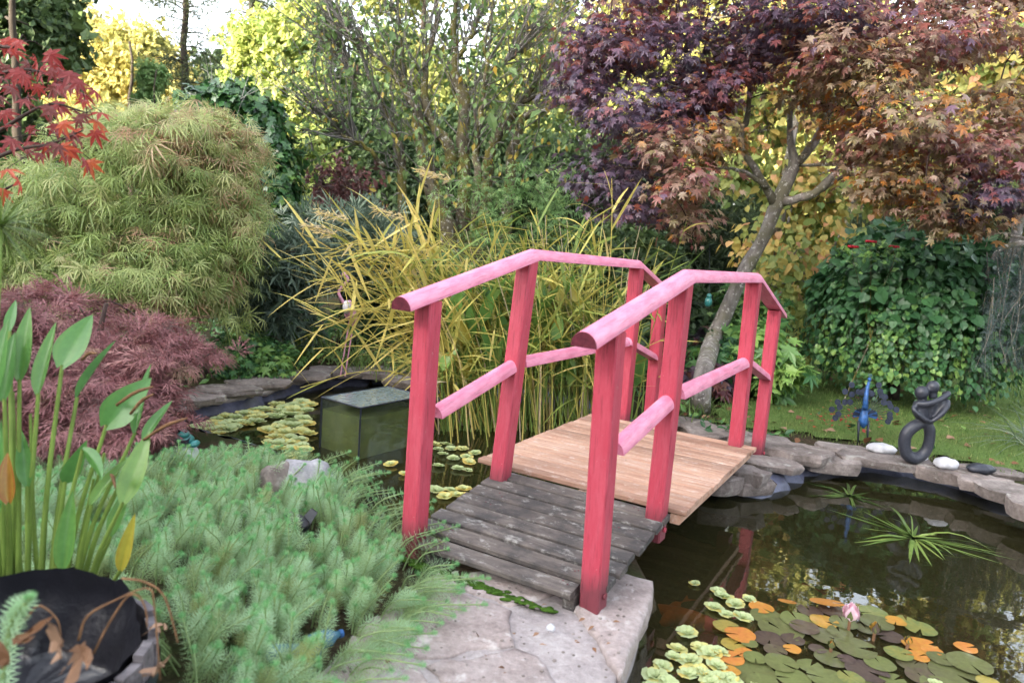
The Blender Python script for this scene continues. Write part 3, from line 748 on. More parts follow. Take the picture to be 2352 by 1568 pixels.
# new deck
d0 = RA + .012; nd = 19; dw = (RB + .0) / nd
for i in range(nd):
    s = d0 + dw * (i + .5); j = rng.normal() * .004
    lft, rgt = -HW - .19 + j, HW + .105 + rng.normal() * .004
    tj = rng.normal() * .0012
    if i == 0:   # notched between the posts
        pass
    beam('plank', bq(s, lft, HDK + .004 + tj), bq(s, rgt, HDK + .004 + tj * .5), [(a, b - .022) for a, b in rect(dw - .008, .024, .0035, 0)], A(0, 0, 1), M['new_wood'], br)
for t in (-HW - .1, .0, HW + .06):
    beam('deck_joist', bq(d0 + .012, t, HDK - .043), bq(d0 + RB - .012, t, HDK - .043), rect(.045, .044, .003), A(0, 0, 1), M['new_wood'], br)
def nails():
    for nm, s0, ds, n, ts, zf, N in (('ramp_nails', -.07, RA / 8 * 1.1, 8, (-.30, -.27, .27, .30), None, rn), ('deck_nails', d0 + dw * .5, dw, nd, (-HW - .1, 0.0, HW + .06), HDK + .0046, A(0, 0, 1))):
        mb = MB(); r_ = np.random.default_rng(5)
        for i in range(n):
            for t in ts:
                c = (bq(s0 + ds * i, t + r_.normal() * .006, zf) if zf else r0 + u * (pw * (i + .5) + r_.normal() * .008) + CR * (t + r_.normal() * .006) + rn * .0022); X = CR * .0038; Y = np.cross(N, X)
                mb.add(np.array([c + N * .0008] + [c + X * math.cos(a) + Y * math.sin(a) for a in np.arange(6) * math.pi / 3]), np.array([[0, 1 + k, 1 + (k + 1) % 6] for k in range(6)]))
        mb.build(nm, M['end_grain'], br, False, 'stuff')
nails()
# mossy strip under the lowest plank
def moss_strip():
    rng = np.random.default_rng(8); mb = MB()
    a, b = bq(-.125, -HW - .02, .012), bq(-.115, HW - .1, .012); n = 60
    for i in range(130):
        q = a + (b - a) * rng.random() + AX * (rng.normal() * .010 + .012) + A(0, 0, rng.uniform(-.012, -.004)); mb.add(*ball(q, (.022 * rng.uniform(.5, 1.4), .010, .006), 7, 5))
    mb.build('moss', M['moss'], None, True)['kind'] = 'stuff'
moss_strip()

# ---------------------------------------------------------------- glass viewing tank
def build_tank():
    f = onz(823, 1056, WZ)
    zt = None
    # height from the top corner above f
    for z in np.arange(0, .8, .005):
        if topx(f + A(0, 0, z))[1] <= 937: zt = WZ + z; break
    Lp, Rp = onz(716, 905, zt), onz(937, 906, zt)
    Fp = A(f[0], f[1], zt)
    e1 = (Lp - Fp); e1 = nrm(A(e1[0], e1[1], 0)) * .36; e2 = A(-e1[1], e1[0], 0); e2 = e2 if e2 @ (Rp - Fp) > 0 else -e2
    e2 = nrm(e2) * .58
    m, nt, out = new_mat('tank_glass')
    fr = nt.nodes.new("ShaderNodeFresnel"); fr.inputs['IOR'].default_value = 1.5
    gl = nt.nodes.new("ShaderNodeBsdfGlossy"); gl.inputs['Roughness'].default_value = .02
    tr = nt.nodes.new("ShaderNodeBsdfTransparent"); tr.inputs[0].default_value = (.86, .92, .92, 1)
    df = nt.nodes.new("ShaderNodeBsdfDiffuse"); df.inputs[0].default_value = (.24, .27, .20, 1)
    m0 = nt.nodes.new("ShaderNodeMixShader"); nm = noise(nt, texco(nt), 7, 6, .7); rmp = ramp(nt, nm, [(.42, (.02, .02, .02)), (.72, (.13, .13, .13))]); nt.links.new(rmp, m0.inputs[0]); nt.links.new(tr.outputs[0], m0.inputs[1]); nt.links.new(df.outputs[0], m0.inputs[2])
    ms = nt.nodes.new("ShaderNodeMixShader"); ge = nt.nodes.new('ShaderNodeNewGeometry'); iv = nt.nodes.new('ShaderNodeMath'); iv.operation = 'MULTIPLY_ADD'; nt.links.new(ge.outputs['Backfacing'], iv.inputs[0]); iv.inputs[1].default_value = -1; iv.inputs[2].default_value = 1; mu = nt.nodes.new('ShaderNodeMath'); mu.operation = 'MULTIPLY'; nt.links.new(iv.outputs[0], mu.inputs[0]); nt.links.new(fr.outputs[0], mu.inputs[1]); nt.links.new(mu.outputs[0], ms.inputs[0]); nt.links.new(m0.outputs[0], ms.inputs[1]); nt.links.new(gl.outputs[0], ms.inputs[2]); nt.links.new(ms.outputs[0], out.inputs[0])
    m_top = plain('sky_tinted_glass', (.24, .31, .33), .12, .6, .35, 30, .1); m_top.node_tree.nodes['Principled BSDF'].inputs['Transmission Weight'].default_value = .45  # pale bluish base colour imitates sky reflected on the top pane
    m2, nt, out = new_mat('tank_water')
    df = nt.nodes.new("ShaderNodeBsdfDiffuse"); v = texco(nt); nf = noise(nt, v, 9, 4); c = ramp(nt, nf, [(.3, (.13, .13, .035)), (.7, (.22, .205, .06))]); nt.links.new(c, df.inputs[0])
    tr = nt.nodes.new("ShaderNodeBsdfTransparent"); tr.inputs[0].default_value = (.42, .44, .18, 1)
    ms = nt.nodes.new("ShaderNodeMixShader"); ms.inputs[0].default_value = .3; nt.links.new(df.outputs[0], ms.inputs[1]); nt.links.new(tr.outputs[0], ms.inputs[2]); nt.links.new(ms.outputs[0], out.inputs[0])
    tk = thing('viewing_tank', 'upturned glass fish viewing tank of greenish water standing in the pond beside the reeds', 'fish tank', f + (e1 + e2) / 2)
    zb = WZ - .14
    b0 = A(f[0], f[1], 0)
    def quad(name, a, b, z0, z1, mat):
        n = nrm(np.cross(b - a, A(0, 0, 1))) * .004; V = []
        for q in (n * 0, n):
            V += [A(a[0], a[1], z0) + q, A(b[0], b[1], z0) + q, A(b[0], b[1], z1) + q, A(a[0], a[1], z1) + q]
        part(name, V, np.array([[0, 1, 2, 3], [7, 6, 5, 4], [0, 4, 5, 1], [1, 5, 6, 2], [2, 6, 7, 3], [3, 7, 4, 0]]), mat, tk)
    c = [b0, b0 + e1, b0 + e1 + e2, b0 + e2]
    for i in range(4): quad('glass_pane', c[i], c[(i + 1) % 4], zb, zt - .005, m)
    V = [q + A(0, 0, zt - .004) for q in c] + [q + A(0, 0, zt) for q in c]
    part('top_pane', V, np.array([[0, 3, 2, 1], [4, 5, 6, 7], [0, 1, 5, 4], [1, 2, 6, 5], [2, 3, 7, 6], [3, 0, 4, 7]]), m_top, tk)
    ctr = sum(c) / 4; ci = [ctr + (q - ctr) * .975 for q in c]; zw = zt - .075
    V = [q + A(0, 0, zb) for q in ci] + [q + A(0, 0, zw) for q in ci]
    part('tank_water', V, np.array([[0, 3, 2, 1], [4, 5, 6, 7], [0, 1, 5, 4], [1, 2, 6, 5], [2, 3, 7, 6], [3, 0, 4, 7]]), m2, tk)
    for q in c:
        mb = MB(); mb.add(*tube([q + A(0, 0, zb), q + A(0, 0, zt + .002)], .006, 6)); mb.build('silicone_seam', M['dark_metal'], tk)
    for i in range(4):
        mb = MB(); mb.add(*tube([c[i] + A(0, 0, zt), c[(i + 1) % 4] + A(0, 0, zt)], .005, 6)); mb.build('top_seam', M['dark_metal'], tk)
build_tank()

# ================================================================ vegetation
def trunk_px(pts):
    """[(px,py,D,width_px)] -> points, radii"""
    P = np.array([at(p[0], p[1], p[2]) for p in pts]); R = np.array([p[3] / 2 * p[2] / FPX for p in pts]); return P, R
def limb(mb, pts, n=14, sides=9, to_ground=False, rng=None, wig=.0, fat=1.0):
    P, R = trunk_px(pts); R = R * fat
    if to_ground:
        P = np.vstack([[P[0][0], P[0][1], ground_z(P[0][0], P[0][1]) - .1], P]) if P[0][2] > .1 else P
        if len(P) > len(R): R = np.concatenate([[R[0] * 1.25], R])
    q = spline(P, n); r = np.interp(np.linspace(0, 1, n), np.linspace(0, 1, len(R)), R)
    if rng is not None: q[1:] += rng.normal(size=(n - 1, 3)) * wig; r = r * (1 + rng.normal(size=n) * .06)
    mb.add(*tube(q, r, sides)); return q
def gpt(px, D):
    """ground point under picture column px at depth D"""
    p = at(px, 500, D); z = float(ground_z(p[0], p[1]))
    # walk the column until the depth matches
    r = ray(px, 500); h = nrm(A(r[0], r[1], 0)); k = D * 1.0
    q = CAM + h * k; return A(q[0], q[1], float(ground_z(q[0], q[1])))

# ---------------------------------------------------------------- far woodland and background trees
def woodland():
    rng = np.random.default_rng(40); L = Leaves(); n = 60000
    az = np.concatenate([rng.uniform(-.62, .68, 32000), rng.uniform(.68, 2.2, 18000), rng.uniform(-1.0, -.62, 10000)]); D = rng.uniform(36, 48, n)
    x = D * np.sin(az) ; y = D * np.cos(az)
    top = 6.0 + 1.0 * np.sin(az * 13) + .9 * np.sin(az * 31 + 1) + 4.2 * sstep(-.30, -.18, az) + 5 * sstep(-.62, -.75, az)
    z = ground_z(x, y) + top * rng.random(n) ** .8
    P = np.stack([x, y, z], 1)
    cl = np.sin(x * 1.1) * np.sin(z * 1.7 + y) * .25
    L.add(P, A(0, 0, -.4) + rng.normal(size=(n, 3)) * .7, A(0, -.4, .6) + rng.normal(size=(n, 3)) * .5, rng.uniform(.35, .9, n), .45 + cl + rng.normal(size=n) * .15)
    L.build(T_SPRAY, 'woodland', M['lf_dark'], None)['kind'] = 'stuff'
woodland()

def bg_tree(name, label, cat, px, D, top_py, blobs, mat, tmpl, ncl, per, size, sig, trunk_w=.16, bark='bark_dark', seed=0, group=None, nbr=40, **kw):
    rng = np.random.default_rng(seed); b = gpt(px, D * 1.035); t = thing(name, label, cat, b, group)
    L, cc = crown(rng, blobs, ncl, per, sig, size, front=.6, **kw)
    L.build(tmpl, 'crown', M[mat], t)
    ztop = at(px, top_py, D)[2]; n = 12
    q = np.column_stack([b[0] + np.cumsum(rng.normal(size=n) * .03 * D / 10), b[1] + np.cumsum(rng.normal(size=n) * .03), np.linspace(b[2] - .1, ztop, n)])
    mb = MB(); mb.add(*tube(q, np.linspace(trunk_w, trunk_w * .25, n), 8)); 
    branches(rng, q[3:], cc[rng.choice(len(cc), min(nbr, len(cc)), False)], trunk_w * .3, trunk_w * .06, 4, .05, mb)
    mb.build('trunk', M[bark], t, True); return t
B = blob
bg_tree('broadleaf_tree', 'tall dark green broadleaf tree filling the top left corner above the red maple', 'tree', 60, 15, -160,
        [B(45, 40, 15, 105, 80), B(60, -120, 15, 120, 130), B(0, 110, 14.5, 80, 55), B(-120, 60, 15, 100, 160), B(80, 90, 14.6, 55, 45), B(30, 60, 14.2, 70, 60)], 'lf_dark', T_SPRAY, 620, 9, .36, .26, .10, seed=41)
bg_tree('golden_tree', 'narrow golden sunlit tree between the dark corner tree and the round yellow tree', 'tree', 180, 29, 130,
        [B(180, 120, 29, 48, 60, w=1.5, tint=.95), B(190, 200, 29, 55, 60, tint=.9), B(170, 60, 29, 34, 34, tint=.95)], 'lf_yellow', T_SPRAY, 240, 8, .5, .35, seed=42, tc=.2)
bg_tree('golden_tree', 'broad yellow green sunlit tree left of the slender larch trunk', 'tree', 300, 27, 40,
        [B(290, 150, 27, 95, 85), B(330, 90, 27, 40, 35), B(350, 210, 27, 70, 60), B(255, 230, 27, 90, 60)], 'lf_yellow', T_SPRAY, 460, 8, .5, .4, seed=43, tint=None) if False else \
bg_tree('golden_tree', 'broad yellow green sunlit tree left of the slender larch trunk', 'tree', 300, 23, 140,
        [B(290, 160, 23, 90, 75, tint=.75), B(330, 110, 23, 40, 35, tint=.6), B(350, 210, 23, 70, 60, tint=.8), B(255, 230, 23, 90, 60, tint=.8)], 'lf_yellow', T_SPRAY, 620, 8, .34, .3, .12, seed=43)
bg_tree('small_conifer', 'small rounded bright green conifer in front of the yellow trees', 'tree', 345, 17, 190,
        [B(350, 178, 17, 24, 28, tint=.7), B(338, 225, 17, 16, 30, tint=.6), B(345, 260, 17, 20, 24, tint=.5)], 'lf_bamboo', T_SPRAY, 200, 8, .16, .07, .05, seed=44)

def larch(px, D, top, label, seed, dens=1.0, w=.17, spread=110, y0=220, tint=.4):
    rng = np.random.default_rng(seed); b = gpt(px, D); t = thing('larch_tree', label, 'tree', b, 'larches on the skyline')
    zt = at(px, top, D)[2]; n = 16; q = np.column_stack([np.full(n, b[0]) + rng.normal(size=n) * .04, np.full(n, b[1]), np.linspace(b[2] - .1, zt, n)])
    mb = MB(); mb.add(*tube(q, np.linspace(w, w * .25, n), 8)); L = Leaves(); z0 = at(px, y0, D)[2]
    zs = np.arange(z0, zt, .42 / dens)
    for z in zs:
        for k in range(5):
            a = rng.uniform(0, 2 * math.pi); ln = spread * D / FPX * rng.uniform(.5, 1.1) * (1.05 - .45 * (z - z0) / (zt - z0))
            d = A(math.cos(a), math.sin(a), 0); base = A(b[0], b[1], z + rng.normal() * .15)
            qq = spline([base, base + d * ln * .5 + A(0, 0, .06 * ln), base + d * ln - A(0, 0, .22 * ln)], 7); mb.add(*tube(qq, np.linspace(w * .14, w * .03, 7), 4, False))
            m = int(11 * ln * dens); tt = rng.uniform(.15, 1, m); P = np.stack([np.interp(tt, np.linspace(0, 1, 7), qq[:, c]) for c in range(3)], 1) + rng.normal(size=(m, 3)) * .09
            L.add(P, d * .6 + A(0, 0, -.6) + rng.normal(size=(m, 3)) * .5, rng.normal(size=(m, 3)) + A(0, 0, .5), rng.uniform(.2, .42, m), tint + rng.normal(size=m) * .2)
    mb.build('trunk', M['bark_dark'], t, True); L.build(T_NEEDLE, 'crown', M['lf_conifer'], t)
larch(418, 21, -230, 'slender larch with a bare lower trunk against the white sky', 45, 1.0, .14, 95, 215, .6)
larch(565, 25, -160, 'darker larch with drooping boughs right of the slender larch', 46, 1.2, .2, 85, 330, .35)
bg_tree('lime_tree', 'light lime green fine leaved tree beside the ivy arch', 'tree', 690, 14, 60,
        [B(640, 130, 14, 85, 85, tint=.75), B(690, 230, 14, 75, 90, tint=.8), B(660, 290, 14, 60, 50, tint=.75), B(705, 370, 14, 65, 90, tint=.75), B(720, 470, 14, 50, 50, tint=.65), B(700, 60, 14, 70, 60, tint=.85), B(590, 190, 14, 60, 40, tint=.6)], 'lf_lime', T_SPRAY, 620, 8, .26, .2, .09, seed=47, flat=.5)
bg_tree('dark_shrub', 'dense dark evergreen shrub right of the lime green tree', 'shrub', 820, 14.5, 170,
        [B(815, 300, 14.5, 75, 120, tint=.5), B(850, 420, 14.5, 90, 90, tint=.45), B(790, 200, 14.5, 45, 50, tint=.5), B(760, 470, 14.5, 60, 60, tint=.4)], 'lf_dark', T_SPRAY, 520, 8, .22, .16, .08, seed=48)
bg_tree('dark_conifer', 'dark green conifer low behind the mossy cherry trunks', 'tree', 1120, 12.5, 360, [B(980, 440, 12.5, 110, 90, tint=.4), B(1120, 420, 12.5, 120, 100, tint=.4), B(1260, 420, 12.5, 90, 110, tint=.4), B(1090, 320, 12.5, 90, 50, tint=.5), B(920, 360, 12.5, 60, 70, tint=.45)], 'lf_dark', T_SPRAY, 520, 8, .2, .16, .08, seed=59)
gold_back = [(930, 24, 'tall yellow green sunlit tree behind the mossy cherry trunks', [B(960, 220, 24, 120, 110, tint=.05), B(1010, 330, 24, 120, 80, tint=.0), B(900, -60, 24, 100, 80, tint=.3)], 51),
             (1180, 26, 'sunlit yellow green tree between the cherry and the purple maple', [B(1200, 200, 26, 110, 150, tint=.15), B(1200, 340, 26, 100, 70, tint=.05), B(1230, -20, 26, 100, 90, tint=.4)], 52),
             (1560, 25, 'golden tree showing in gaps of the left part of the purple maple', [B(1520, 150, 25, 200, 140, tint=.45), B(1560, 330, 25, 120, 80, tint=.3), B(1500, -120, 25, 200, 160, tint=.6)], 53),
             (1950, 23, 'tall golden tree behind the middle of the purple maple', [B(1930, 160, 23, 180, 170, tint=.5), B(1900, 340, 23, 160, 90, tint=.35), B(1950, -140, 23, 220, 180, tint=.6), B(1900, -420, 23, 320, 220, tint=.6)], 54),
             (2330, 22, 'golden tree behind the right edge of the purple maple', [B(2320, 200, 22, 140, 170, tint=.5), B(2350, -80, 22, 200, 200, tint=.6), B(2400, -420, 22, 330, 260, tint=.6), B(2700, 0, 22, 250, 350, tint=.5), B(2500, -760, 22, 420, 300, tint=.5), B(2300, 420, 22, 110, 80, tint=.3)], 55)]
for px, D, lab, bl, sd in gold_back:
    bg_tree('golden_tree', lab, 'tree', px, D, -60, bl, 'lf_yellow', T_SPRAY, 260 if px < 1300 else 640, 8, .38, .42, .2, seed=sd, group='sunlit trees at the back', tc=.2)
bg_tree('dark_shrub', 'dark evergreen shrub in the shade behind the grey maple trunk', 'shrub', 1830, 12, 720,
        [B(1830, 770, 12, 90, 75, tint=.5), B(1760, 740, 12, 60, 60, tint=.3), B(1900, 720, 12, 70, 60, tint=.4)], 'lf_dark', T_SPRAY, 260, 8, .2, .14, .06, seed=56)
bg_tree('dark_conifer', 'dark conifer filling the gap above the ivy covered mound', 'tree', 2230, 13, 380,
        [B(2180, 540, 13, 130, 100, tint=.35), B(2330, 600, 13, 110, 180, tint=.3), B(2060, 560, 13, 90, 70, tint=.35), B(2250, 820, 13, 200, 110, tint=.2)], 'lf_conifer', T_NEEDLE, 620, 9, .36, .2, .12, seed=57)
bg_tree('dark_conifer', 'dark conifer in the deep shade behind the left part of the purple maple', 'tree', 1450, 13, 330,
        [B(1430, 480, 13, 170, 120, tint=.35), B(1300, 560, 13, 130, 90, tint=.4), B(1580, 560, 13, 120, 120, tint=.3), B(1480, 680, 13, 200, 80, tint=.25)], 'lf_conifer', T_NEEDLE, 620, 9, .36, .2, .12, seed=58)

# ---------------------------------------------------------------- ivy arch
def ivy_arch():
    rng = np.random.default_rng(60); D = 8.0
    t = thing('ivy_arch', 'garden arch smothered in glossy dark ivy behind the weeping green maple', 'arch', gpt(655, D))
    path = [(440, 260), (500, 225), (560, 225), (610, 265), (640, 340), (655, 430), (660, 520), (662, 600), (660, 690)]
    P = np.array([at(x, y, D) for x, y in path]); mb = MB(); q = spline(P, 30); q = np.vstack([q, [[q[-1][0], q[-1][1], t.location[2] - .05]]])
    mb.add(*tube(q, .035, 7)); mb.build('arch_frame', M['bark_dark'], t)
    bl = [B(470, 245, D, 55, 40), B(540, 240, D, 60, 45), B(600, 285, D, 50, 55), B(632, 360, D, 40, 60), B(650, 450, D, 32, 70), B(655, 550, D, 34, 70), B(640, 420, D, 34, 60)]
    L, cc = crown(rng, bl, 800, 6, .05, .075, shell=.7, droop=.9, out=.6, rand=.4, up=.3, nout=1.2)
    L.build(T_IVY, 'ivy', M['lf_ivy'], t, 300, 'ivy_leaf')
    mb = MB()
    for i in range(26):
        p = at(rng.uniform(430, 610), rng.uniform(190, 250), D + rng.normal() * .2); d = nrm(rng.normal(size=3) + A(0, 0, .4)); mb.add(*tube(spline([p, p + d * .25 + A(0, 0, .05), p + d * .5 - A(0, 0, .1)], 6), np.linspace(.004, .001, 6), 4, False))
    mb.build('tendrils', M['twig_grey'], t)
ivy_arch()

# ---------------------------------------------------------------- green weeping threadleaf maple (left)
def thread_maple():
    rng = np.random.default_rng(61); D = 6.0
    t = thing('threadleaf_maple', 'large mounded green maple with drooping threadlike leaves left of the pond', 'tree', gpt(330, D))
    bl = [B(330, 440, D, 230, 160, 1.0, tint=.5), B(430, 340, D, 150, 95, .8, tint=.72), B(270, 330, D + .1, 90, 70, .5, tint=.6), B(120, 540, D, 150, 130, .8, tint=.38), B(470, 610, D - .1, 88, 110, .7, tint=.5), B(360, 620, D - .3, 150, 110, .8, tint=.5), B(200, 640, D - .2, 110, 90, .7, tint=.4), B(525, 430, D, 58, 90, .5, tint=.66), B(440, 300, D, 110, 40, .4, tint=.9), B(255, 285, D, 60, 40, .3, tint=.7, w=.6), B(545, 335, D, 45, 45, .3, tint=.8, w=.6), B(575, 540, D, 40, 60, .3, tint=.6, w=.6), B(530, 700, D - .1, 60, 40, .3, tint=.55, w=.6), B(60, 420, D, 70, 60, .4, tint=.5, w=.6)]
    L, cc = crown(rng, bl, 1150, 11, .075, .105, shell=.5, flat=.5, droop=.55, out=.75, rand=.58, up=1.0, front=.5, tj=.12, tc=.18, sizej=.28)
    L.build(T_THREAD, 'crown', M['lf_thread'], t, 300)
    mb = MB(); q = limb(mb, [(330, 690, D, 30), (335, 600, D, 26), (320, 520, D, 22), (345, 430, D, 14)], 14, 9, True, rng, .01); sk = [q]
    for pts in ([(325, 600, D, 16), (270, 520, D - .1, 12), (200, 470, D - .2, 8), (130, 470, D, 5)], [(335, 560, D, 16), (420, 480, D, 12), (490, 400, D, 8)], [(330, 640, D, 14), (240, 610, D, 10), (150, 590, D, 6)], [(330, 640, D, 14), (430, 600, D, 10), (520, 560, D, 6)], [(340, 500, D, 12), (370, 400, D, 9), (400, 310, D, 5)]):
        sk.append(limb(mb, pts, 12, 7, False, rng, .01))
    branches(rng, np.concatenate(sk)[4:], cc[rng.choice(len(cc), 230, False)], .010, .002, 4, .06, mb)
    mb.build('trunk', M['twig_dark'], t, True)
thread_maple()

# ---------------------------------------------------------------- mauve laceleaf maple (lower left)
def lace_maple():
    rng = np.random.default_rng(62); D = 4.2
    t = thing('laceleaf_maple', 'low spreading laceleaf maple with feathery mauve red leaves beside the pond', 'shrub', gpt(150, D))
    bl = [B(110, 720, 4.5, 130, 55, .6, tint=.55), B(310, 785, 4.5, 130, 55, .5, tint=.5), B(420, 812, 4.4, 75, 30, .4, tint=.6), B(130, 880, 4.1, 160, 110, .6, tint=.48), B(270, 960, 3.9, 120, 90, .5, tint=.42), B(290, 900, 4.1, 95, 70, .5, tint=.55), B(120, 1010, 3.8, 150, 60, .5, tint=.38), B(320, 990, 3.7, 50, 36, .3, tint=.5), B(20, 800, 4.2, 90, 90, .5, tint=.4)]
    L, cc = crown(rng, bl, 560, 10, .055, .088, shell=.4, flat=.22, droop=.35, out=.95, rand=.5, up=1.2, front=.4, tj=.12, tc=.17)
    L.build(T_LACE, 'crown', M['lf_lace'], t, 300)
    mb = MB(); q = limb(mb, [(210, 940, D, 22), (200, 860, D, 20), (230, 780, D, 14), (245, 700, D, 9)], 10, 8, True, rng, .01)
    branches(rng, q, cc[rng.choice(len(cc), 170, False)], .012, .002, 4, .07, mb); mb.build('trunk', M['twig_dark'], t, True)
lace_maple()
def shrub(name, label, cat, px, D, bl, mat, tmpl, ncl, per, sig, size, seed, singles=0, nbr=60, bark='twig_dark', group=None, r0=.009, **kw):
    rng = np.random.default_rng(seed); b = gpt(px, D); t = thing(name, label, cat, b, group)
    L, cc = crown(rng, bl, ncl, per, sig, size, **kw); L.build(tmpl, 'foliage', M[mat], t, singles)
    mb = MB(); sk = np.array([[b[0], b[1], b[2] - .02], [b[0], b[1], b[2] + .12]]); mb.add(*tube(sk, .02, 6))
    branches(rng, sk, cc[rng.choice(len(cc), min(nbr, len(cc)), False)], r0, .002, 4, .06, mb); mb.build('stems', M[bark], t, True); return t
shrub('dwarf_maple', 'small rounded green dwarf maple on the left bank above the stones', 'shrub', 575, 6.5, [B(575, 816, 6.3, 92, 50, .45, tint=.56), B(530, 832, 6.2, 55, 34, .3, tint=.5), B(640, 830, 6.3, 45, 34, .3, tint=.62)], 'lf_mound', T_MAPLE, 230, 9, .045, .042, 63, 0, flat=.4, droop=.35)
shrub('narrow_leaf_shrub', 'grey green narrow leaved shrub beneath the ivy arch', 'shrub', 640, 6.9, [B(640, 620, 6.9, 85, 62, .5, tint=.45), B(600, 680, 6.9, 60, 50, .4, tint=.4), B(690, 590, 6.9, 50, 45, .4, tint=.5), B(650, 720, 6.9, 70, 60, .4, tint=.25)], 'lf_greygreen', T_NARROW, 300, 14, .06, .13, 64, 0, droop=.15, rand=.5)
shrub('silver_shrub', 'silvery grey green bushy shrub behind the left side of the reeds', 'shrub', 790, 8.0, [B(760, 540, 8, 110, 55, .6, tint=.6), B(850, 560, 8, 100, 70, .6, tint=.45), B(800, 610, 8.2, 60, 45, .5, tint=.5), B(910, 640, 8.4, 90, 70, .6, tint=.4)], 'lf_greygreen', T_NARROW3, 460, 12, .08, .12, 65, 0, droop=-.3, rand=.5)
shrub('purple_shrub', 'small purple leaved maple in the shade left of the mossy trunks', 'shrub', 800, 9.2, [B(790, 420, 9.2, 60, 45, .5, tint=.1), B(810, 480, 9.2, 50, 40, .4, tint=.2)], 'lf_lace', T_SPRAY, 45, 8, .1, .13, 66)
shrub('bamboo_shrub', 'wispy fresh green bamboo standing in front of the mossy cherry trunks', 'shrub', 1060, 7.9, [B(1030, 365, 7.9, 70, 36, .4, tint=.75, w=.5), B(1090, 460, 7.9, 100, 60, .5, tint=.6), B(1180, 500, 7.9, 120, 90, .6, tint=.5), B(1240, 420, 7.9, 80, 75, .5, tint=.6), B(1300, 510, 7.9, 70, 60, .5, tint=.45), B(1140, 610, 7.9, 170, 70, .6, tint=.3)], 'lf_bamboo', T_NARROW3, 330, 9, .06, .065, 67, 0, droop=.3, rand=.55)
shrub('leafy_shrub', 'mixed dark green leafy shrub behind the right side of the reeds', 'shrub', 1420, 7.6, [B(1400, 600, 7.6, 150, 70, .6, tint=.5), B(1500, 680, 7.6, 110, 90, .6, tint=.4), B(1280, 640, 7.6, 120, 70, .5, tint=.4), B(1330, 760, 7.6, 200, 80, .5, tint=.25), B(1000, 720, 8, 200, 100, .6, tint=.3)], 'lf_dark', T_SPRAY, 420, 9, .09, .17, 68, 0)
shrub('fullmoon_maple', 'bright green large leaved maple shrub between the leaning trunk and the far bridge posts', 'shrub', 1720, 6.9, [B(1725, 720, 7.5, 60, 80, .4, tint=.6), B(1745, 810, 6.8, 60, 70, .4, tint=.75), B(1785, 850, 6.7, 40, 45, .3, tint=.85), B(1660, 830, 7, 60, 60, .4, tint=.4)], 'lf_mound', T_MAPLE, 200, 8, .07, .12, 69, 120, flat=.4, droop=.5)
shrub('dark_red_maple', 'small dark red maple shrub at the foot of the leaning trunk', 'shrub', 1620, 6.7, [B(1632, 870, 6.7, 42, 45, .3, tint=.18), B(1590, 800, 7.5, 45, 50, .3, tint=.15), B(1590, 880, 7.2, 50, 40, .3, tint=.1)], 'lf_purple', T_MAPLE, 130, 8, .06, .08, 70, 100, flat=.4, droop=.5)

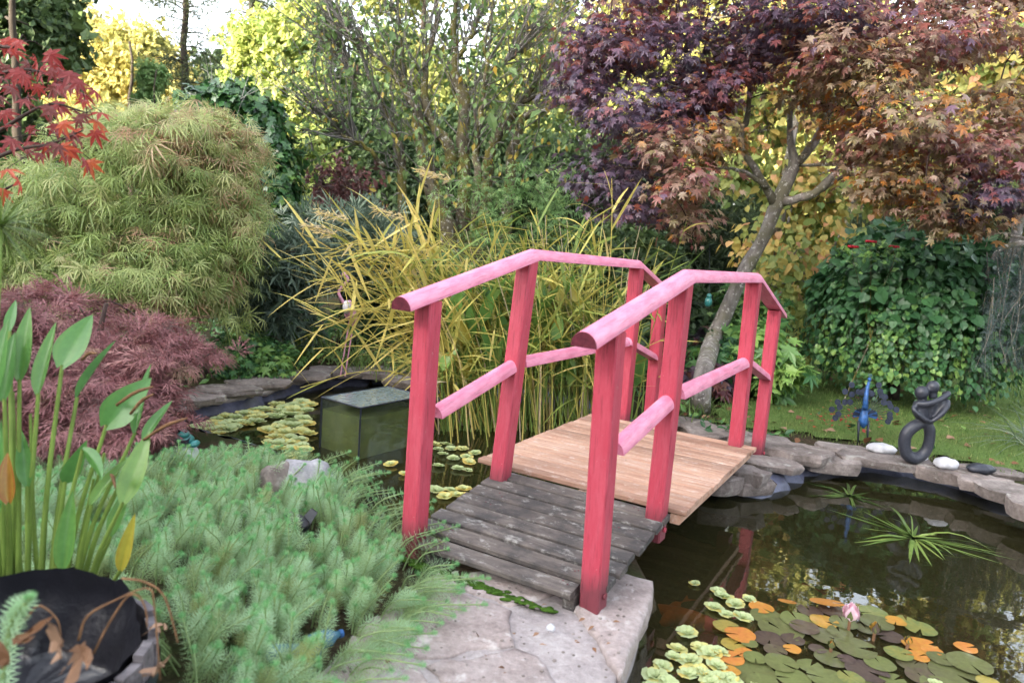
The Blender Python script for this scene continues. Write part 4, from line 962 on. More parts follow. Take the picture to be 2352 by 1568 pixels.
# ---------------------------------------------------------------- mossy cherry
def cherry():
    rng = np.random.default_rng(71); D = 8.8
    t = thing('cherry_tree', 'multi-stemmed cherry with mossy trunks and sparse drooping green leaves', 'tree', gpt(1020, D))
    Z = lambda x, y, d, w: (783.8 + x / 3.0, y / 3.0, D + d, w / 3.0)
    mb = MB(); sk = []
    for pts, gr in (([Z(760, 1700, 0, 110), Z(660, 1400, 0, 105), Z(600, 1200, 0, 95), Z(555, 1050, 0, 85), Z(540, 900, 0, 75), Z(500, 750, 0, 68), Z(460, 620, 0, 60), Z(435, 560, 0, 40)], 1),
                    ([Z(700, 1300, .1, 80), Z(760, 1050, .1, 70), Z(660, 920, .1, 60), Z(600, 780, .1, 52), Z(570, 600, .1, 45), Z(590, 430, .1, 34), Z(640, 200, .1, 24), Z(670, -150, .2, 14)], 0),
                    ([Z(840, 1600, .2, 90), Z(845, 1300, .2, 82), Z(835, 1000, .2, 76), Z(850, 800, .2, 70), Z(845, 660, .2, 76), Z(790, 560, .2, 66), Z(775, 420, .2, 50), Z(780, 200, .2, 34), Z(800, -150, .2, 20)], 1),
                    ([Z(430, 1600, .1, 62), Z(410, 1300, .1, 55), Z(405, 1050, .1, 50), Z(380, 930, .1, 40), Z(320, 800, .1, 26), Z(200, 560, 0, 18), Z(60, 250, 0, 12), Z(-60, 0, -.1, 8)], 1),
                    ([Z(940, 1300, -.2, 46), Z(930, 1050, -.2, 40), Z(945, 880, -.2, 36), Z(985, 700, -.2, 32), Z(1000, 500, -.3, 26), Z(1000, 280, -.3, 20), Z(1060, -50, -.3, 12)], 1),
                    ([Z(990, 1350, .2, 70), Z(1040, 1000, .2, 62), Z(1130, 860, .2, 52), Z(1215, 740, .2, 44), Z(1330, 560, .2, 32), Z(1420, 380, .3, 24), Z(1500, 150, .3, 16), Z(1560, -100, .3, 10)], 1),
                    ([Z(1150, 1350, .1, 66), Z(1195, 1000, .1, 56), Z(1255, 820, .1, 44), Z(1400, 750, 0, 32), Z(1550, 700, -.1, 22), Z(1680, 800, -.2, 12)], 1),
                    ([Z(445, 620, 0, 40), Z(420, 400, 0, 26), Z(400, 150, 0, 18), Z(360, -200, 0, 10)], 0), ([Z(470, 640, 0, 30), Z(330, 480, -.1, 20), Z(150, 300, -.2, 14), Z(-50, 180, -.2, 8)], 0),
                    ([Z(780, 420, .2, 34), Z(900, 240, .2, 22), Z(960, 0, .2, 14)], 0), ([Z(1230, 720, .2, 26), Z(1390, 640, 0, 22), Z(1480, 660, -.2, 18), Z(1560, 740, -.3, 12)], 0),
                    ([Z(1000, 500, -.3, 18), Z(1150, 420, -.3, 14), Z(1290, 300, -.3, 9)], 0), ([Z(300, 1150, -.3, 26), Z(150, 1000, -.4, 22), Z(20, 930, -.5, 16), Z(-80, 800, -.5, 9)], 0), ([Z(110, 640, 0, 22), Z(60, 480, 0, 18), Z(0, 330, 0, 12)], 0)):
        sk.append(limb(mb, pts, 18, 9, bool(gr), rng, .012, 1.22))
    mb.build('trunk', M['bark_moss'], t, True)
    bl = [B(850, 110, D, 160, 110, .9, tint=.5), B(1000, 60, D, 220, 110, 1.2, tint=.55), B(1180, 120, D, 140, 130, 1.0, tint=.55), B(1100, 250, D - .1, 160, 90, .9, tint=.45, w=.45), B(880, 260, D, 130, 80, .8, tint=.4, w=.4), B(760, 180, D - .3, 90, 90, .7, tint=.5), B(1260, 280, D - .2, 80, 90, .7, tint=.5), B(1000, -90, D, 300, 90, 1.2, tint=.55), B(720, 320, D - .3, 70, 60, .5, tint=.4)]
    shoots = []; S0 = np.concatenate([s[5:] for s in sk]); SL = Leaves()
    for i in range(560):
        p = S0[rng.integers(len(S0))]; out = nrm((p - at(1030, 420, D)) * A(1, 1, .2) + rng.normal(size=3) * .25); d = nrm(out * .55 + A(0, 0, .75) + rng.normal(size=3) * .33); ln = rng.uniform(.35, 1.25); q = spline([p, p + d * ln * .5 + rng.normal(size=3) * .025, p + d * ln + A(0, 0, .05) - out * .0], 6); shoots.append(q)
        m = rng.integers(2, 9); s = rng.uniform(.35, 1, m); PP = np.stack([np.interp(s, np.linspace(0, 1, 6), q[:, c]) for c in range(3)], 1); SL.add(PP, out * .6 + A(0, 0, -.45) + rng.normal(size=(m, 3)) * .5, A(0, -.2, .8) + rng.normal(size=(m, 3)) * .45, rng.uniform(.06, .10, m), rng.choice([.35, .5, .6, .7, .97], m, p=[.2, .3, .25, .19, .06]))
    L, cc = crown(rng, bl, 300, 6, .09, .085, shell=.15, droop=.55, out=.6, rand=.45, up=.8, tj=.14, nout=.5)
    # a few leaves low on the trunks
    c2 = np.array([at(rng.uniform(860, 1330), rng.uniform(300, 470), D - rng.uniform(0, .5)) for _ in range(60)])
    n = len(c2) * 4; P = np.repeat(c2, 4, 0) + rng.normal(size=(n, 3)) * .07
    L.add(P, A(0, 0, -.9) + rng.normal(size=(n, 3)) * .5, A(0, -.7, .6) + rng.normal(size=(n, 3)) * .4, rng.uniform(.07, .11, n), rng.choice([.4, .5, .97, .6], n))
    L.add(*SL.get()); L.build(T_OV, 'crown', M['lf_cherry'], t, 300)
    mb = MB(); S_ = np.concatenate([s[4:] for s in sk]); branches(rng, S_, np.vstack([cc[:150], c2]), .015, .004, 4, .03, mb)
    for q in shoots: mb.add(*tube(q, np.linspace(.011, .003, 6), 4, False)); mb.build('twigs', M['twig_grey'], t, True)
    L = Leaves(); n = 70; P = cc[rng.choice(len(cc), n)] + rng.normal(size=(n, 3)) * .2
    L.add(P, A(0, 0, -1) + rng.normal(size=(n, 3)) * .15, rng.normal(size=(n, 3)), rng.uniform(.07, .12, n), .1); L.build(T_NARROW, 'seed_pods', M['dead_leaf'], t, 70, 'seed_pod')
cherry()

# ---------------------------------------------------------------- purple maple
def purple_maple():
    rng = np.random.default_rng(72); D = 6.9
    P0 = onz(1608, 945, 0); t = thing('purple_maple', 'large purple bronze Japanese maple with a pale leaning trunk right of the bridge', 'tree', (P0[0], P0[1], 0))
    mb = MB(); sk = []
    Dg = float(depth(P0))
    for pts in ([(1608, 950, Dg, 50), (1616, 860, Dg - .05, 44), (1640, 772, 7.1, 38), (1678, 696, 7.05, 34), (1714, 612, 7.0, 33), (1752, 549, 6.95, 33), (1783, 473, 6.9, 33), (1806, 420, 6.9, 30), (1824, 377, 6.9, 24), (1815, 320, 6.9, 15), (1816, 260, 6.9, 12), (1832, 190, 6.9, 8)],
                [(1778, 470, 6.9, 22), (1750, 412, 6.8, 18), (1714, 360, 6.7, 16), (1702, 315, 6.7, 14), (1716, 270, 6.7, 12), (1722, 190, 6.7, 10), (1733, 100, 6.6, 9), (1738, 0, 6.5, 7), (1740, -80, 6.5, 4)],
                [(1830, 375, 6.9, 22), (1858, 345, 6.9, 20), (1880, 312, 6.9, 18), (1902, 260, 6.9, 16), (1936, 205, 6.9, 14), (1960, 140, 6.8, 11), (2030, 55, 6.7, 9), (2100, -60, 6.6, 6)],
                [(1795, 465, 6.9, 24), (1830, 458, 6.8, 20), (1872, 442, 6.75, 19), (1905, 412, 6.7, 17), (1930, 375, 6.7, 13), (1948, 300, 6.7, 9)],
                [(1835, 380, 6.9, 7), (1920, 378, 6.6, 7), (2020, 380, 6.4, 6), (2100, 368, 6.3, 5), (2190, 362, 6.2, 3)],
                [(1762, 430, 6.8, 12), (1720, 400, 6.7, 10), (1685, 388, 6.6, 8), (1640, 386, 6.4, 5)], [(1700, 300, 6.7, 10), (1650, 255, 6.5, 8), (1600, 215, 6.3, 6), (1530, 190, 6.1, 4)],
                [(1880, 440, 6.75, 10), (1960, 400, 6.6, 8), (2040, 430, 6.4, 5)], [(1936, 205, 6.9, 9), (2010, 200, 6.6, 7), (2100, 260, 6.3, 5)], [(1720, 190, 6.7, 8), (1640, 110, 6.5, 6), (1550, 60, 6.3, 4)]):
        sk.append(limb(mb, pts, 22 if len(pts) > 8 else 14, 10, False, rng, .004))
    mb.build('trunk', M['bark_grey'], t, True)
    d = 6.3
    bl = [B(1420, 110, d, 130, 80, .6, tint=.25), B(1330, 120, d, 60, 60, .5, tint=.34), B(1600, 330, d - .2, 60, 70, .5, tint=.82), B(1560, 250, d, 120, 70, .6, tint=.14), B(1560, 130, d + .2, 130, 70, .7, tint=.12), B(1350, 200, d, 80, 70, .5, tint=.18), B(1440, 270, d - .2, 130, 60, .6, tint=.10), B(1520, 320, d - .6, 90, 60, .5, tint=.62), B(1560, 420, d - .7, 80, 70, .5, tint=.60), B(1400, 400, d, 120, 60, .5, tint=.08), B(1450, 480, d - .1, 120, 40, .4, tint=.12),
          B(1480, 20, d + .3, 150, 60, .8, tint=.35), B(1700, 60, d + .3, 170, 60, .9, tint=.14), B(1850, 60, d - .3, 150, 60, .8, tint=.2), B(1900, 130, d - .5, 110, 60, .6, tint=.62), B(2010, 190, d - .7, 120, 60, .6, tint=.76), B(2100, 100, d - .4, 170, 70, .8, tint=.5), B(2230, 60, d, 150, 80, .8, tint=.72), B(2110, 290, d - .8, 150, 65, .6, tint=.78),
          B(2230, 340, d - .6, 140, 70, .6, tint=.55), B(2310, 250, d - .2, 90, 80, .6, tint=.72), B(2290, 450, d - .6, 110, 60, .5, tint=.15), B(2070, 420, d - .5, 130, 55, .5, tint=.86), B(2180, 500, d - .4, 130, 40, .5, tint=.74), B(1990, 330, d - .3, 70, 60, .5, tint=.65), B(1640, 330, d, 60, 60, .5, tint=.84),
          B(1760, 130, d + .3, 120, 60, .6, tint=.3), B(1660, 200, d + .2, 90, 60, .6, tint=.36), B(1850, 210, d + .2, 80, 50, .5, tint=.8), B(1960, 270, d, 90, 60, .5, tint=.86), B(1900, 40, d - .4, 140, 50, .6, tint=.16), B(1700, -120, d, 400, 100, 1.4, tint=.2), B(2200, -110, d, 300, 110, 1.4, tint=.5), B(1570, 500, d - .4, 60, 50, .4, tint=.65), B(2440, 330, d, 120, 200, .8, tint=.55), B(1600, 230, d + .2, 100, 50, .5, tint=.35)]
    L, cc = crown(rng, bl, 2250, 12, .085, .058, shell=.15, flat=.4, droop=.6, out=.7, rand=.42, up=1.0, tj=.11, tc=.11, front=.35, sizej=.25)
    L.build(T_MAPLE, 'crown', M['lf_purple'], t, 300)
    mb = MB(); S_ = np.concatenate([s[5:] for s in sk]); branches(rng, S_, cc[rng.choice(len(cc), 520, False)], .010, .0022, 4, .06, mb); mb.build('twigs', M['twig_dark'], t, True)
purple_maple()

# ---------------------------------------------------------------- yellowing katsura behind the maple
bg_tree('katsura_tree', 'yellow and peach round leaved tree glimpsed through the purple maple branches', 'tree', 1800, 9.3, 120,
        [B(1700, 250, 9.3, 80, 75, tint=.45), B(1690, 380, 9.3, 60, 70, tint=.4), B(1800, 260, 9.4, 90, 90, tint=.5), B(1860, 430, 9.2, 110, 75, tint=.55), B(1800, 560, 9.2, 100, 70, tint=.5), B(1900, 560, 9.0, 80, 90, tint=.6), B(1850, 690, 9.0, 95, 70, tint=.45), B(1920, 200, 9.4, 120, 80, tint=.6), B(1960, 640, 9.0, 40, 70, tint=.65), B(1820, 640, 8.2, 75, 75, tint=.35), B(1870, 740, 8.2, 60, 60, tint=.3), B(1800, 80, 9.4, 200, 90, tint=.5), B(2050, 420, 9.3, 120, 70, tint=.5)], 'lf_katsura', T_HEART, 760, 9, .085, .105, .09, 'bark_grey', 73, nbr=160, droop=.9, up=.3, nout=.9, tc=.2, tj=.15, shell=.3, out=.5)
bg_tree('katsura_tree', 'yellow orange round leaved tree at the right edge behind the maple', 'tree', 2310, 8.8, -50,
        [B(2290, 180, 8.8, 70, 90, tint=.6), B(2340, 90, 8.8, 90, 90, tint=.7), B(2300, 300, 8.8, 60, 60, tint=.55), B(2380, 250, 8.8, 90, 120, tint=.5)], 'lf_katsura', T_HEART, 320, 9, .09, .11, .07, 'bark_grey', 74, nbr=70, droop=.9, up=.3, nout=.9, tc=.2, tj=.15, shell=.3)

# ---------------------------------------------------------------- weeping heart-leaved mound (right)
def weeping_mound():
    rng = np.random.default_rng(75); D = 7.4; k = D / FPX
    t = thing('weeping_tree', 'weeping tree shaped as a dome of dark heart shaped leaves on the lawn', 'tree', gpt(2060, D))
    c = at(2095, 715, D); rx, rz = 215 * k, 185 * k; L = Leaves(); mb = MB()
    for i in range(330):
        a = rng.uniform(0, 2 * math.pi); 
        if math.sin(a) > .2 and rng.random() < .5: a = -a
        e = rng.uniform(.05, 1.45); d = A(math.cos(a) * math.cos(e), math.sin(a) * math.cos(e), math.sin(e))
        p = c + d * A(rx, rx * .9, rz * 1.02) * rng.uniform(.85, 1.03); o = nrm(A(d[0], d[1], .15))
        zlow = c[2] - 235 * k * rng.uniform(.45, 1.12); zlow = max(zlow, ground_z(p[0], p[1]) + .15)
        ln = min(p[2] - zlow, rng.uniform(.5, 1.9))
        n = max(4, int(ln / .065)); q = spline([p, p + o * .10 - A(0, 0, ln * .35), p + o * .12 - A(0, 0, ln)], n); q += np.cumsum(rng.normal(size=q.shape) * .006, 0)
        mb.add(*tube(q, np.linspace(.004, .0015, n), 3, False))
        m = n * 3; s = rng.uniform(0, 1, m); P = np.stack([np.interp(s, np.linspace(0, 1, n), q[:, j]) for j in range(3)], 1) + rng.normal(size=(m, 3)) * .035
        low = (p[2] - P[:, 2]) / (2 * rz); young = (rng.random() < .3) * np.clip((s - .3) * .8, 0, .45)
        L.add(P, A(0, 0, -1) + o * .35 + rng.normal(size=(m, 3)) * .33, o * 1.2 + A(0, 0, .35) + rng.normal(size=(m, 3)) * .4, rng.uniform(.045, .085, m) * (1 - .25 * s), .38 + young + rng.normal(size=m) * .11)
    n = 420; u = nrm(np.abs(rng.normal(size=(n, 3))) * rng.choice([-1, 1], (n, 3)) * A(1, 1, 0) + A(0, 0, 1) * np.abs(rng.normal(size=(n, 1)))); u[:, 2] = np.abs(u[:, 2])
    ncl = 420; P = np.repeat(c + u * A(rx, rx * .9, rz) * 1.0, 5, 0) + rng.normal(size=(n * 5, 3)) * .06; U = np.repeat(u, 5, 0)
    L.add(P, U * .5 + A(0, 0, -.6) + rng.normal(size=P.shape) * .4, U + A(0, 0, .4) + rng.normal(size=P.shape) * .35, rng.uniform(.07, .13, len(P)), .32 + rng.normal(size=len(P)) * .1)
    L.build(T_HEART, 'crown', M['lf_mound'], t, 300)
    q = limb(mb, [(2050, 960, D, 36), (2052, 880, D, 30), (2060, 790, D, 34), (2080, 690, D, 30)], 12, 8, True, rng, .01)
    branches(rng, q[4:], c + nrm(rng.normal(size=(60, 3)) * A(1, 1, .5) + A(0, 0, .8)) * A(rx, rx, rz) * .9, .02, .004, 4, .05, mb)
    mb.build('trunk', M['bark_dark'], t, True)
    # lower fringe shadow leaves inside the dome
weeping_mound()
def rose_bush():
    rng = np.random.default_rng(76); D = 6.6
    t = thing('climbing_rose', 'climbing rose with three large red blooms at the left shoulder of the leafy dome', 'shrub', gpt(1985, D + .3))
    mb = MB(); fl = [(1958, 571), (1999, 559), (2051, 571)]; b = A(*t.location)
    for i, (x, y) in enumerate(fl):
        p = at(x, y, D); mb.add(*tube(spline([at(2000, 780, D + .25), at(2000 + (x - 2000) * .5, 670, D + .2), at(x + 2, y + 30, D), p], 12), np.linspace(.003, .0018, 12), 5))
    mb.add(*tube([b - A(0, 0, .03), at(2000, 780, D + .25)], .005, 5)); mb.build('stems', M['bark_moss'], t)
    L = Leaves(); n = 130; P = np.array([at(x, y, D) for x, y in fl])[rng.integers(0, 3, n)] + rng.normal(size=(n, 3)) * A(.12, .1, .06) - A(0, 0, .07)
    L.add(P, rng.normal(size=(n, 3)) + A(0, 0, .2), rng.normal(size=(n, 3)) * .5 + A(0, -.5, .8), rng.uniform(.04, .07, n), rng.uniform(.4, .9, n)); L.build(T_OVW, 'foliage', M['lf_mound'], t)
    for i, (x, y) in enumerate(fl):
        p = at(x, y, D); mb = MB(); r = .042 if i < 3 else .016
        for j in range(14):
            a = j * 2.4; e = .2 + j * .07; d = A(math.cos(a) * e, math.sin(a) * e, .5); R = nrm(d)
            mb.add(*ball(p + d * r * .8, (r * .42, r * .42, r * .3), 7, 5))
        mb.build('rose_bloom', M['rose'], t, True)
rose_bush()
def blue_cedar():
    rng = np.random.default_rng(77); D = 6.6; t = thing('weeping_blue_cedar', 'weeping blue cedar with an arched branch at the right edge', 'tree', gpt(2640, D))
    mb = MB(); L = Leaves(); b = A(*t.location); arch = [at(2640, 640, D), at(2480, 540, D), at(2340, 560, D), at(2290, 580, D), at(2262, 640, D)]
    mb.add(*tube(np.vstack([b, b + A(0, 0, .8), spline(arch, 14)]), np.linspace(.05, .012, 16), 7))
    mb.add(*tube(spline([at(2470, 560, D), at(2340, 545, D), at(2310, 535, D), at(2270, 540, D)], 10), np.linspace(.02, .006, 10), 6))
    for i in range(110):
        p = at(2262 + 220 * rng.random() ** 1.0, 590 + 110 * rng.random() ** 1.6, D + rng.normal() * .35); ln = rng.uniform(.25, .7); q = spline([p + A(0, 0, .1), p + A(rng.normal() * .06, rng.normal() * .06, -ln * .5), p + A(rng.normal() * .1, rng.normal() * .1, -ln)], 10)
        mb.add(*tube(q, np.linspace(.005, .002, 10), 4, False)); m = int(ln * 95); s = rng.random(m); P = np.stack([np.interp(s, np.linspace(0, 1, 10), q[:, j]) for j in range(3)], 1) + rng.normal(size=(m, 3)) * .012
        L.add(P, rng.normal(size=(m, 3)), rng.normal(size=(m, 3)), rng.uniform(.035, .06, m), rng.uniform(.1, .9, m))
    mb.build('trunk', M['bark_grey'], t, True); L.build(T_TUFT, 'crown', M['lf_blue'], t)
blue_cedar()

# ---------------------------------------------------------------- grass-like plants
def blades(rng, P, D_, ln, w, bend, t, mb, seg=6, twist=.0):
    """arching strap leaves as one strip each"""
    n = len(P); D_ = nrm(D_); s = np.linspace(0, 1, seg + 1)
    sidev = nrm(np.cross(D_, A(0, 0, 1) + rng.normal(size=(n, 3)) * .25)); h = nrm(D_ * A(1, 1, 0) + 1e-6)
    c = P[:, None] + ln[:, None, None] * (D_[:, None] * s[None, :, None] + h[:, None] * (bend[:, None] * .5 * s[None] ** 2)[..., None] - A(0, 0, 1) * (bend[:, None] * s[None] ** 2.2)[..., None])
    wd = w[:, None] * np.minimum(1, (.5 + 1.2 * s))[None] * (1 - s[None] ** 2.2) ** .8
    V = np.stack([c - sidev[:, None] * wd[..., None] / 2, c + sidev[:, None] * wd[..., None] / 2], 2)   # n,seg+1,2,3
    V = V.reshape(n, -1, 3); q = np.array([[2 * i, 2 * i + 1, 2 * i + 3, 2 * i + 2] for i in range(seg)])
    F = (q[None] + (np.arange(n) * 2 * (seg + 1))[:, None, None]).reshape(-1, 4)
    mb.add(V.reshape(-1, 3), F, np.repeat(t, 2 * (seg + 1))); return V, q
def tuft(name, label, cat, base, n, ln, w, mat, seed, spread=.06, lean=.45, bend=(.1, .6), tint=(.3, .8), group=None, singles=False):
    rng = np.random.default_rng(seed); t = thing(name, label, cat, base, group)
    P = np.asarray(base) + np.column_stack([rng.normal(size=(n, 2)) * spread, np.zeros(n)]); d = np.column_stack([rng.normal(size=(n, 2)) * lean, np.ones(n)])
    mb = MB(); blades(rng, P, d, rng.uniform(.6, 1.1, n) * ln, rng.uniform(.7, 1.2, n) * w, rng.uniform(*bend, n), rng.uniform(*tint, n), mb); mb.build('leaves', M[mat], t, False)
    return t
tuft('iris_plant', 'upright iris leaves with yellowing tips beneath the grey green shrub', 'plant', onz(610, 790, 0), 34, .55, .035, 'lf_sword', 80, .07, .18, (0, .15), (.3, .9))
tuft('iris_plant', 'clump of green iris leaves on the left bank beside the dwarf maple', 'plant', onz(690, 825, 0), 36, .45, .03, 'lf_sword', 81, .1, .25, (.05, .4), (.3, .8))
tuft('sedge_clump', 'low grassy sedge clump behind the left bank stones near the glass tank', 'plant', onz(800, 835, 0), 120, .32, .012, 'lf_grass', 82, .18, .4, (.1, .6), (.3, .9))
tuft('sedge_clump', 'arching sedge clump at the left foot of the reeds', 'plant', onz(900, 850, 0), 130, .4, .012, 'lf_grass', 83, .2, .4, (.1, .6), (.3, .9))
tuft('ornamental_grass', 'spiky grey green grass spilling in at the right edge of the lawn', 'plant', onz(2400, 1035, 0), 140, .6, .008, 'lf_greygreen', 84, .1, .9, (.2, .7), (.3, .9))
tuft('sedge_clump', 'small green sedge at the far end of the bridge', 'plant', onz(1590, 945, 0), 110, .22, .01, 'lf_grass', 85, .18, .5, (.1, .6), (.2, .8))

def reeds():
    rng = np.random.default_rng(86); base = onz(1220, 975, WZ)
    t = thing('reed_clump', 'tall clump of yellowing reeds standing in the pond behind the bridge', 'reeds', base)
    mb = MB(); stems = []; N = 230; kx = 5.6 / FPX
    LP = []; LD = []; LL = []; LW = []; LB = []; LT = []; plume = []
    for i in range(N):
        u = rng.uniform(-1, 1); px = 1225 + u * 190 + rng.normal() * 20; b = onz(px, 978 - 6 * rng.normal(), WZ); b[1] += rng.normal() * .25
        lean = -.62 * np.clip(1 - (px - 1000) / 420, 0, 1.2) - .03 + rng.normal() * .15
        if rng.random() < .25: lean += rng.normal() * .35
        h = rng.uniform(1.0, 1.75) * (1 - .12 * abs(lean)); 
        sw = A(lean, rng.normal() * .16 - .05, 0)
        q = spline([b, b + sw * h * .25 + A(0, 0, h * .5), b + sw * h * .85 + A(0, 0, h * .97 - .1 * h * abs(lean))], 9); dead = rng.random() < .22
        tt = rng.uniform(.88, 1) if dead else rng.uniform(.2, .7)
        stems.append(q); mb.add(*tube(q, np.linspace(.0055, .002, 9), 5, False), tt)
        if dead and rng.random() < .7: continue
        nl = rng.integers(6, 11)
        for j in range(nl):
            s = .28 + .72 * (j + rng.random() * .6) / nl; p = np.array([np.interp(s, np.linspace(0, 1, 9), q[:, c]) for c in range(3)])
            a = rng.uniform(0, 2 * math.pi); LP.append(p); LD.append(A(math.cos(a) * .9 + lean * .6, math.sin(a) * .6 - .15, rng.uniform(-.1, 1.0))); LL.append(rng.uniform(.22, .46)); LW.append(rng.uniform(.018, .032)); LB.append(rng.uniform(.0, .18) if rng.random() < .8 else rng.uniform(.2, .6))
            yb = np.clip(.58 - .28 * (px - 1000) / 450 - .0 * s + rng.normal() * .16, 0, 1); LT.append(yb)
    # a few stems bent far out over the water to the left
    auto = []
    for i in range(26):
        bx = rng.uniform(1030, 1130); tx = rng.uniform(690, 1000); ty = rng.uniform(500, 760) + max(0, (860 - tx)) * .25; auto.append(([(bx, 985), (bx - (bx - tx) * .22, 985 - (985 - ty) * .55), (bx - (bx - tx) * .6, 985 - (985 - ty) * .95), (tx, ty + rng.uniform(-10, 60))], int(rng.integers(6, 10))))
    for (pts, nl) in tuple(auto) + (([(1080, 985), (1040, 800), (930, 610), (760, 520)], 9), ([(1060, 985), (1000, 830), (880, 680), (720, 640)], 9), ([(1070, 980), (980, 880), (850, 850), (690, 890)], 8), ([(1090, 985), (1050, 760), (980, 600), (880, 490)], 8), ([(1050, 980), (960, 840), (830, 760), (700, 700)], 9), ([(1100, 985), (1060, 720), (990, 560), (950, 470)], 8), ([(1320, 985), (1390, 700), (1405, 520), (1405, 410)], 7), ([(1120, 985), (1020, 700), (900, 560), (800, 560)], 9)):
        d0 = 5.7 + rng.normal() * .15; q = spline([at(x, y, d0 - .12 * k) for k, (x, y) in enumerate(pts)], 10); mb.add(*tube(q, np.linspace(.006, .0025, 10), 5, False), .65); stems.append(q)
        for j in range(nl):
            s = .3 + .7 * (j + .5) / nl; p = np.array([np.interp(s, np.linspace(0, 1, 10), q[:, c]) for c in range(3)]); tg = nrm(q[-1] - q[4])
            sg = 1 if j % 2 else -1; LP.append(p); LD.append(tg * .75 + A(rng.normal() * .45, rng.normal() * .4, .62 * sg + rng.normal() * .3)); LL.append(rng.uniform(.28, .5)); LW.append(rng.uniform(.022, .034)); LB.append(rng.uniform(.0, .2)); LT.append(np.clip(.68 + rng.normal() * .1, 0, 1))
        plume.append(q[-1])
    mb.build('stems', M['lf_reed'], t, True)
    P, Dd, Ln, Wd, Bn, Tn = [np.array(x) for x in (LP, LD, LL, LW, LB, LT)]
    sc = Ln * Wd / depth(P) ** 2; order = np.argsort(-sc); big, rest = order[:300], order[300:]
    m2 = MB(); V, q = blades(rng, P[big], Dd[big], Ln[big], Wd[big], Bn[big], Tn[big], m2)
    for i in range(len(big)): part('leaf', V[i], q, M['lf_reed'], t, np.full(len(V[i]), Tn[big[i]]))
    m3 = MB(); blades(rng, P[rest], Dd[rest], Ln[rest], Wd[rest], Bn[rest], Tn[rest], m3); m3.build('leaves', M['lf_reed'], t, False, 'stuff')
    for (x, y, d) in ((765, 493, 5.3), (735, 527, 5.3), (895, 490, 5.4), (1000, 402, 5.5)):
        p = at(x, y, d); L = Leaves(); n = 90; s = rng.random(n); ax = A(-.22, 0, .05)
        L.add(p + ax * (s - .5)[:, None] + rng.normal(size=(n, 3)) * .012, nrm(ax) + rng.normal(size=(n, 3)) * .5 - A(0, 0, .3), rng.normal(size=(n, 3)), rng.uniform(.03, .07, n), rng.uniform(.85, 1, n)); L.build(T_NARROW, 'seed_plume', M['lf_reed'], t)
reeds()

def lance(rng, base, tip, w, mat, parent, tint, cup=.15, curl=.0, face=None, name='leaf', heart=.25, nl=9, nw=5, side=None):
    """one broad blade from base to tip with a midrib fold; side sets the across direction"""
    base, tip = np.asarray(base, float), np.asarray(tip, float); ax = tip - base; L = np.linalg.norm(ax); ax = ax / L
    X = RIGHT if side is None else np.asarray(side, float); X = nrm(X - ax * (X @ ax)); Z = np.cross(X, ax)
    s = np.linspace(0, 1, nl); prof = np.sin(np.pi * np.clip(s, 0, 1) ** (.62)) ** .8; prof = np.where(s < .12, np.maximum(prof, heart * 2 * s / .12 * .5), prof); prof[0] = heart * .4; prof[-1] = 0.0
    V = []; T = []
    for i in range(nl):
        for j in range(nw):
            v = (j / (nw - 1)) * 2 - 1; c = base + ax * L * s[i] + Z * (-curl * L * s[i] ** 2); p = c + X * v * w / 2 * prof[i] + Z * (abs(v) ** 1.3 * cup * w * prof[i]) - ax * (abs(v) ** 2 * heart * .35 * w * (i == 0))
            V.append(p); T.append(tint + .03 * math.sin(7 * v + 3 * s[i]) + (.022 if j % 2 else -.012) - .05 * (abs(v) < .06))
    F = np.array([[i * nw + j, i * nw + j + 1, (i + 1) * nw + j + 1, (i + 1) * nw + j] for i in range(nl - 1) for j in range(nw - 1)])
    return part(name, np.array(V), F, mat, parent, np.clip(T, 0, 1), True)
def pond_pickerel():
    rng = np.random.default_rng(87); t = thing('pickerelweed', 'broad green pickerelweed leaves growing among the reeds behind the bridge', 'plant', onz(1160, 985, WZ))
    mb = MB()
    for i in range(105):
        px = rng.uniform(1010, 1300) if i < 82 else rng.uniform(1300, 1480); d = rng.uniform(4.85, 5.45); b = onz(px + rng.normal() * 10, 990 - 12 * (d - 5), WZ); h = rng.uniform(.35, 1.0) if px < 1300 else rng.uniform(.3, .6)
        top = b + A(rng.normal() * .10 - .02, rng.normal() * .08, h); L = rng.uniform(.18, .30); dd = nrm(A(rng.normal() * .35, rng.normal() * .3, 1)); q = spline([b, (b + top) / 2 + rng.normal(size=3) * .02, top], 7); mb.add(*tube(q, np.linspace(.007, .004, 7), 5, False))
        lance(rng, top, top + dd * L, rng.uniform(.065, .11), M['lf_pickerel'], t, .54 + rng.normal() * .10 if rng.random() < .88 else .85, .2, rng.uniform(-.1, .2), heart=.3, nl=7, nw=3, side=nrm(RIGHT + rng.normal(size=3) * .5))
    mb.build('stems', M['stem_green'], t, True)
pond_pickerel()

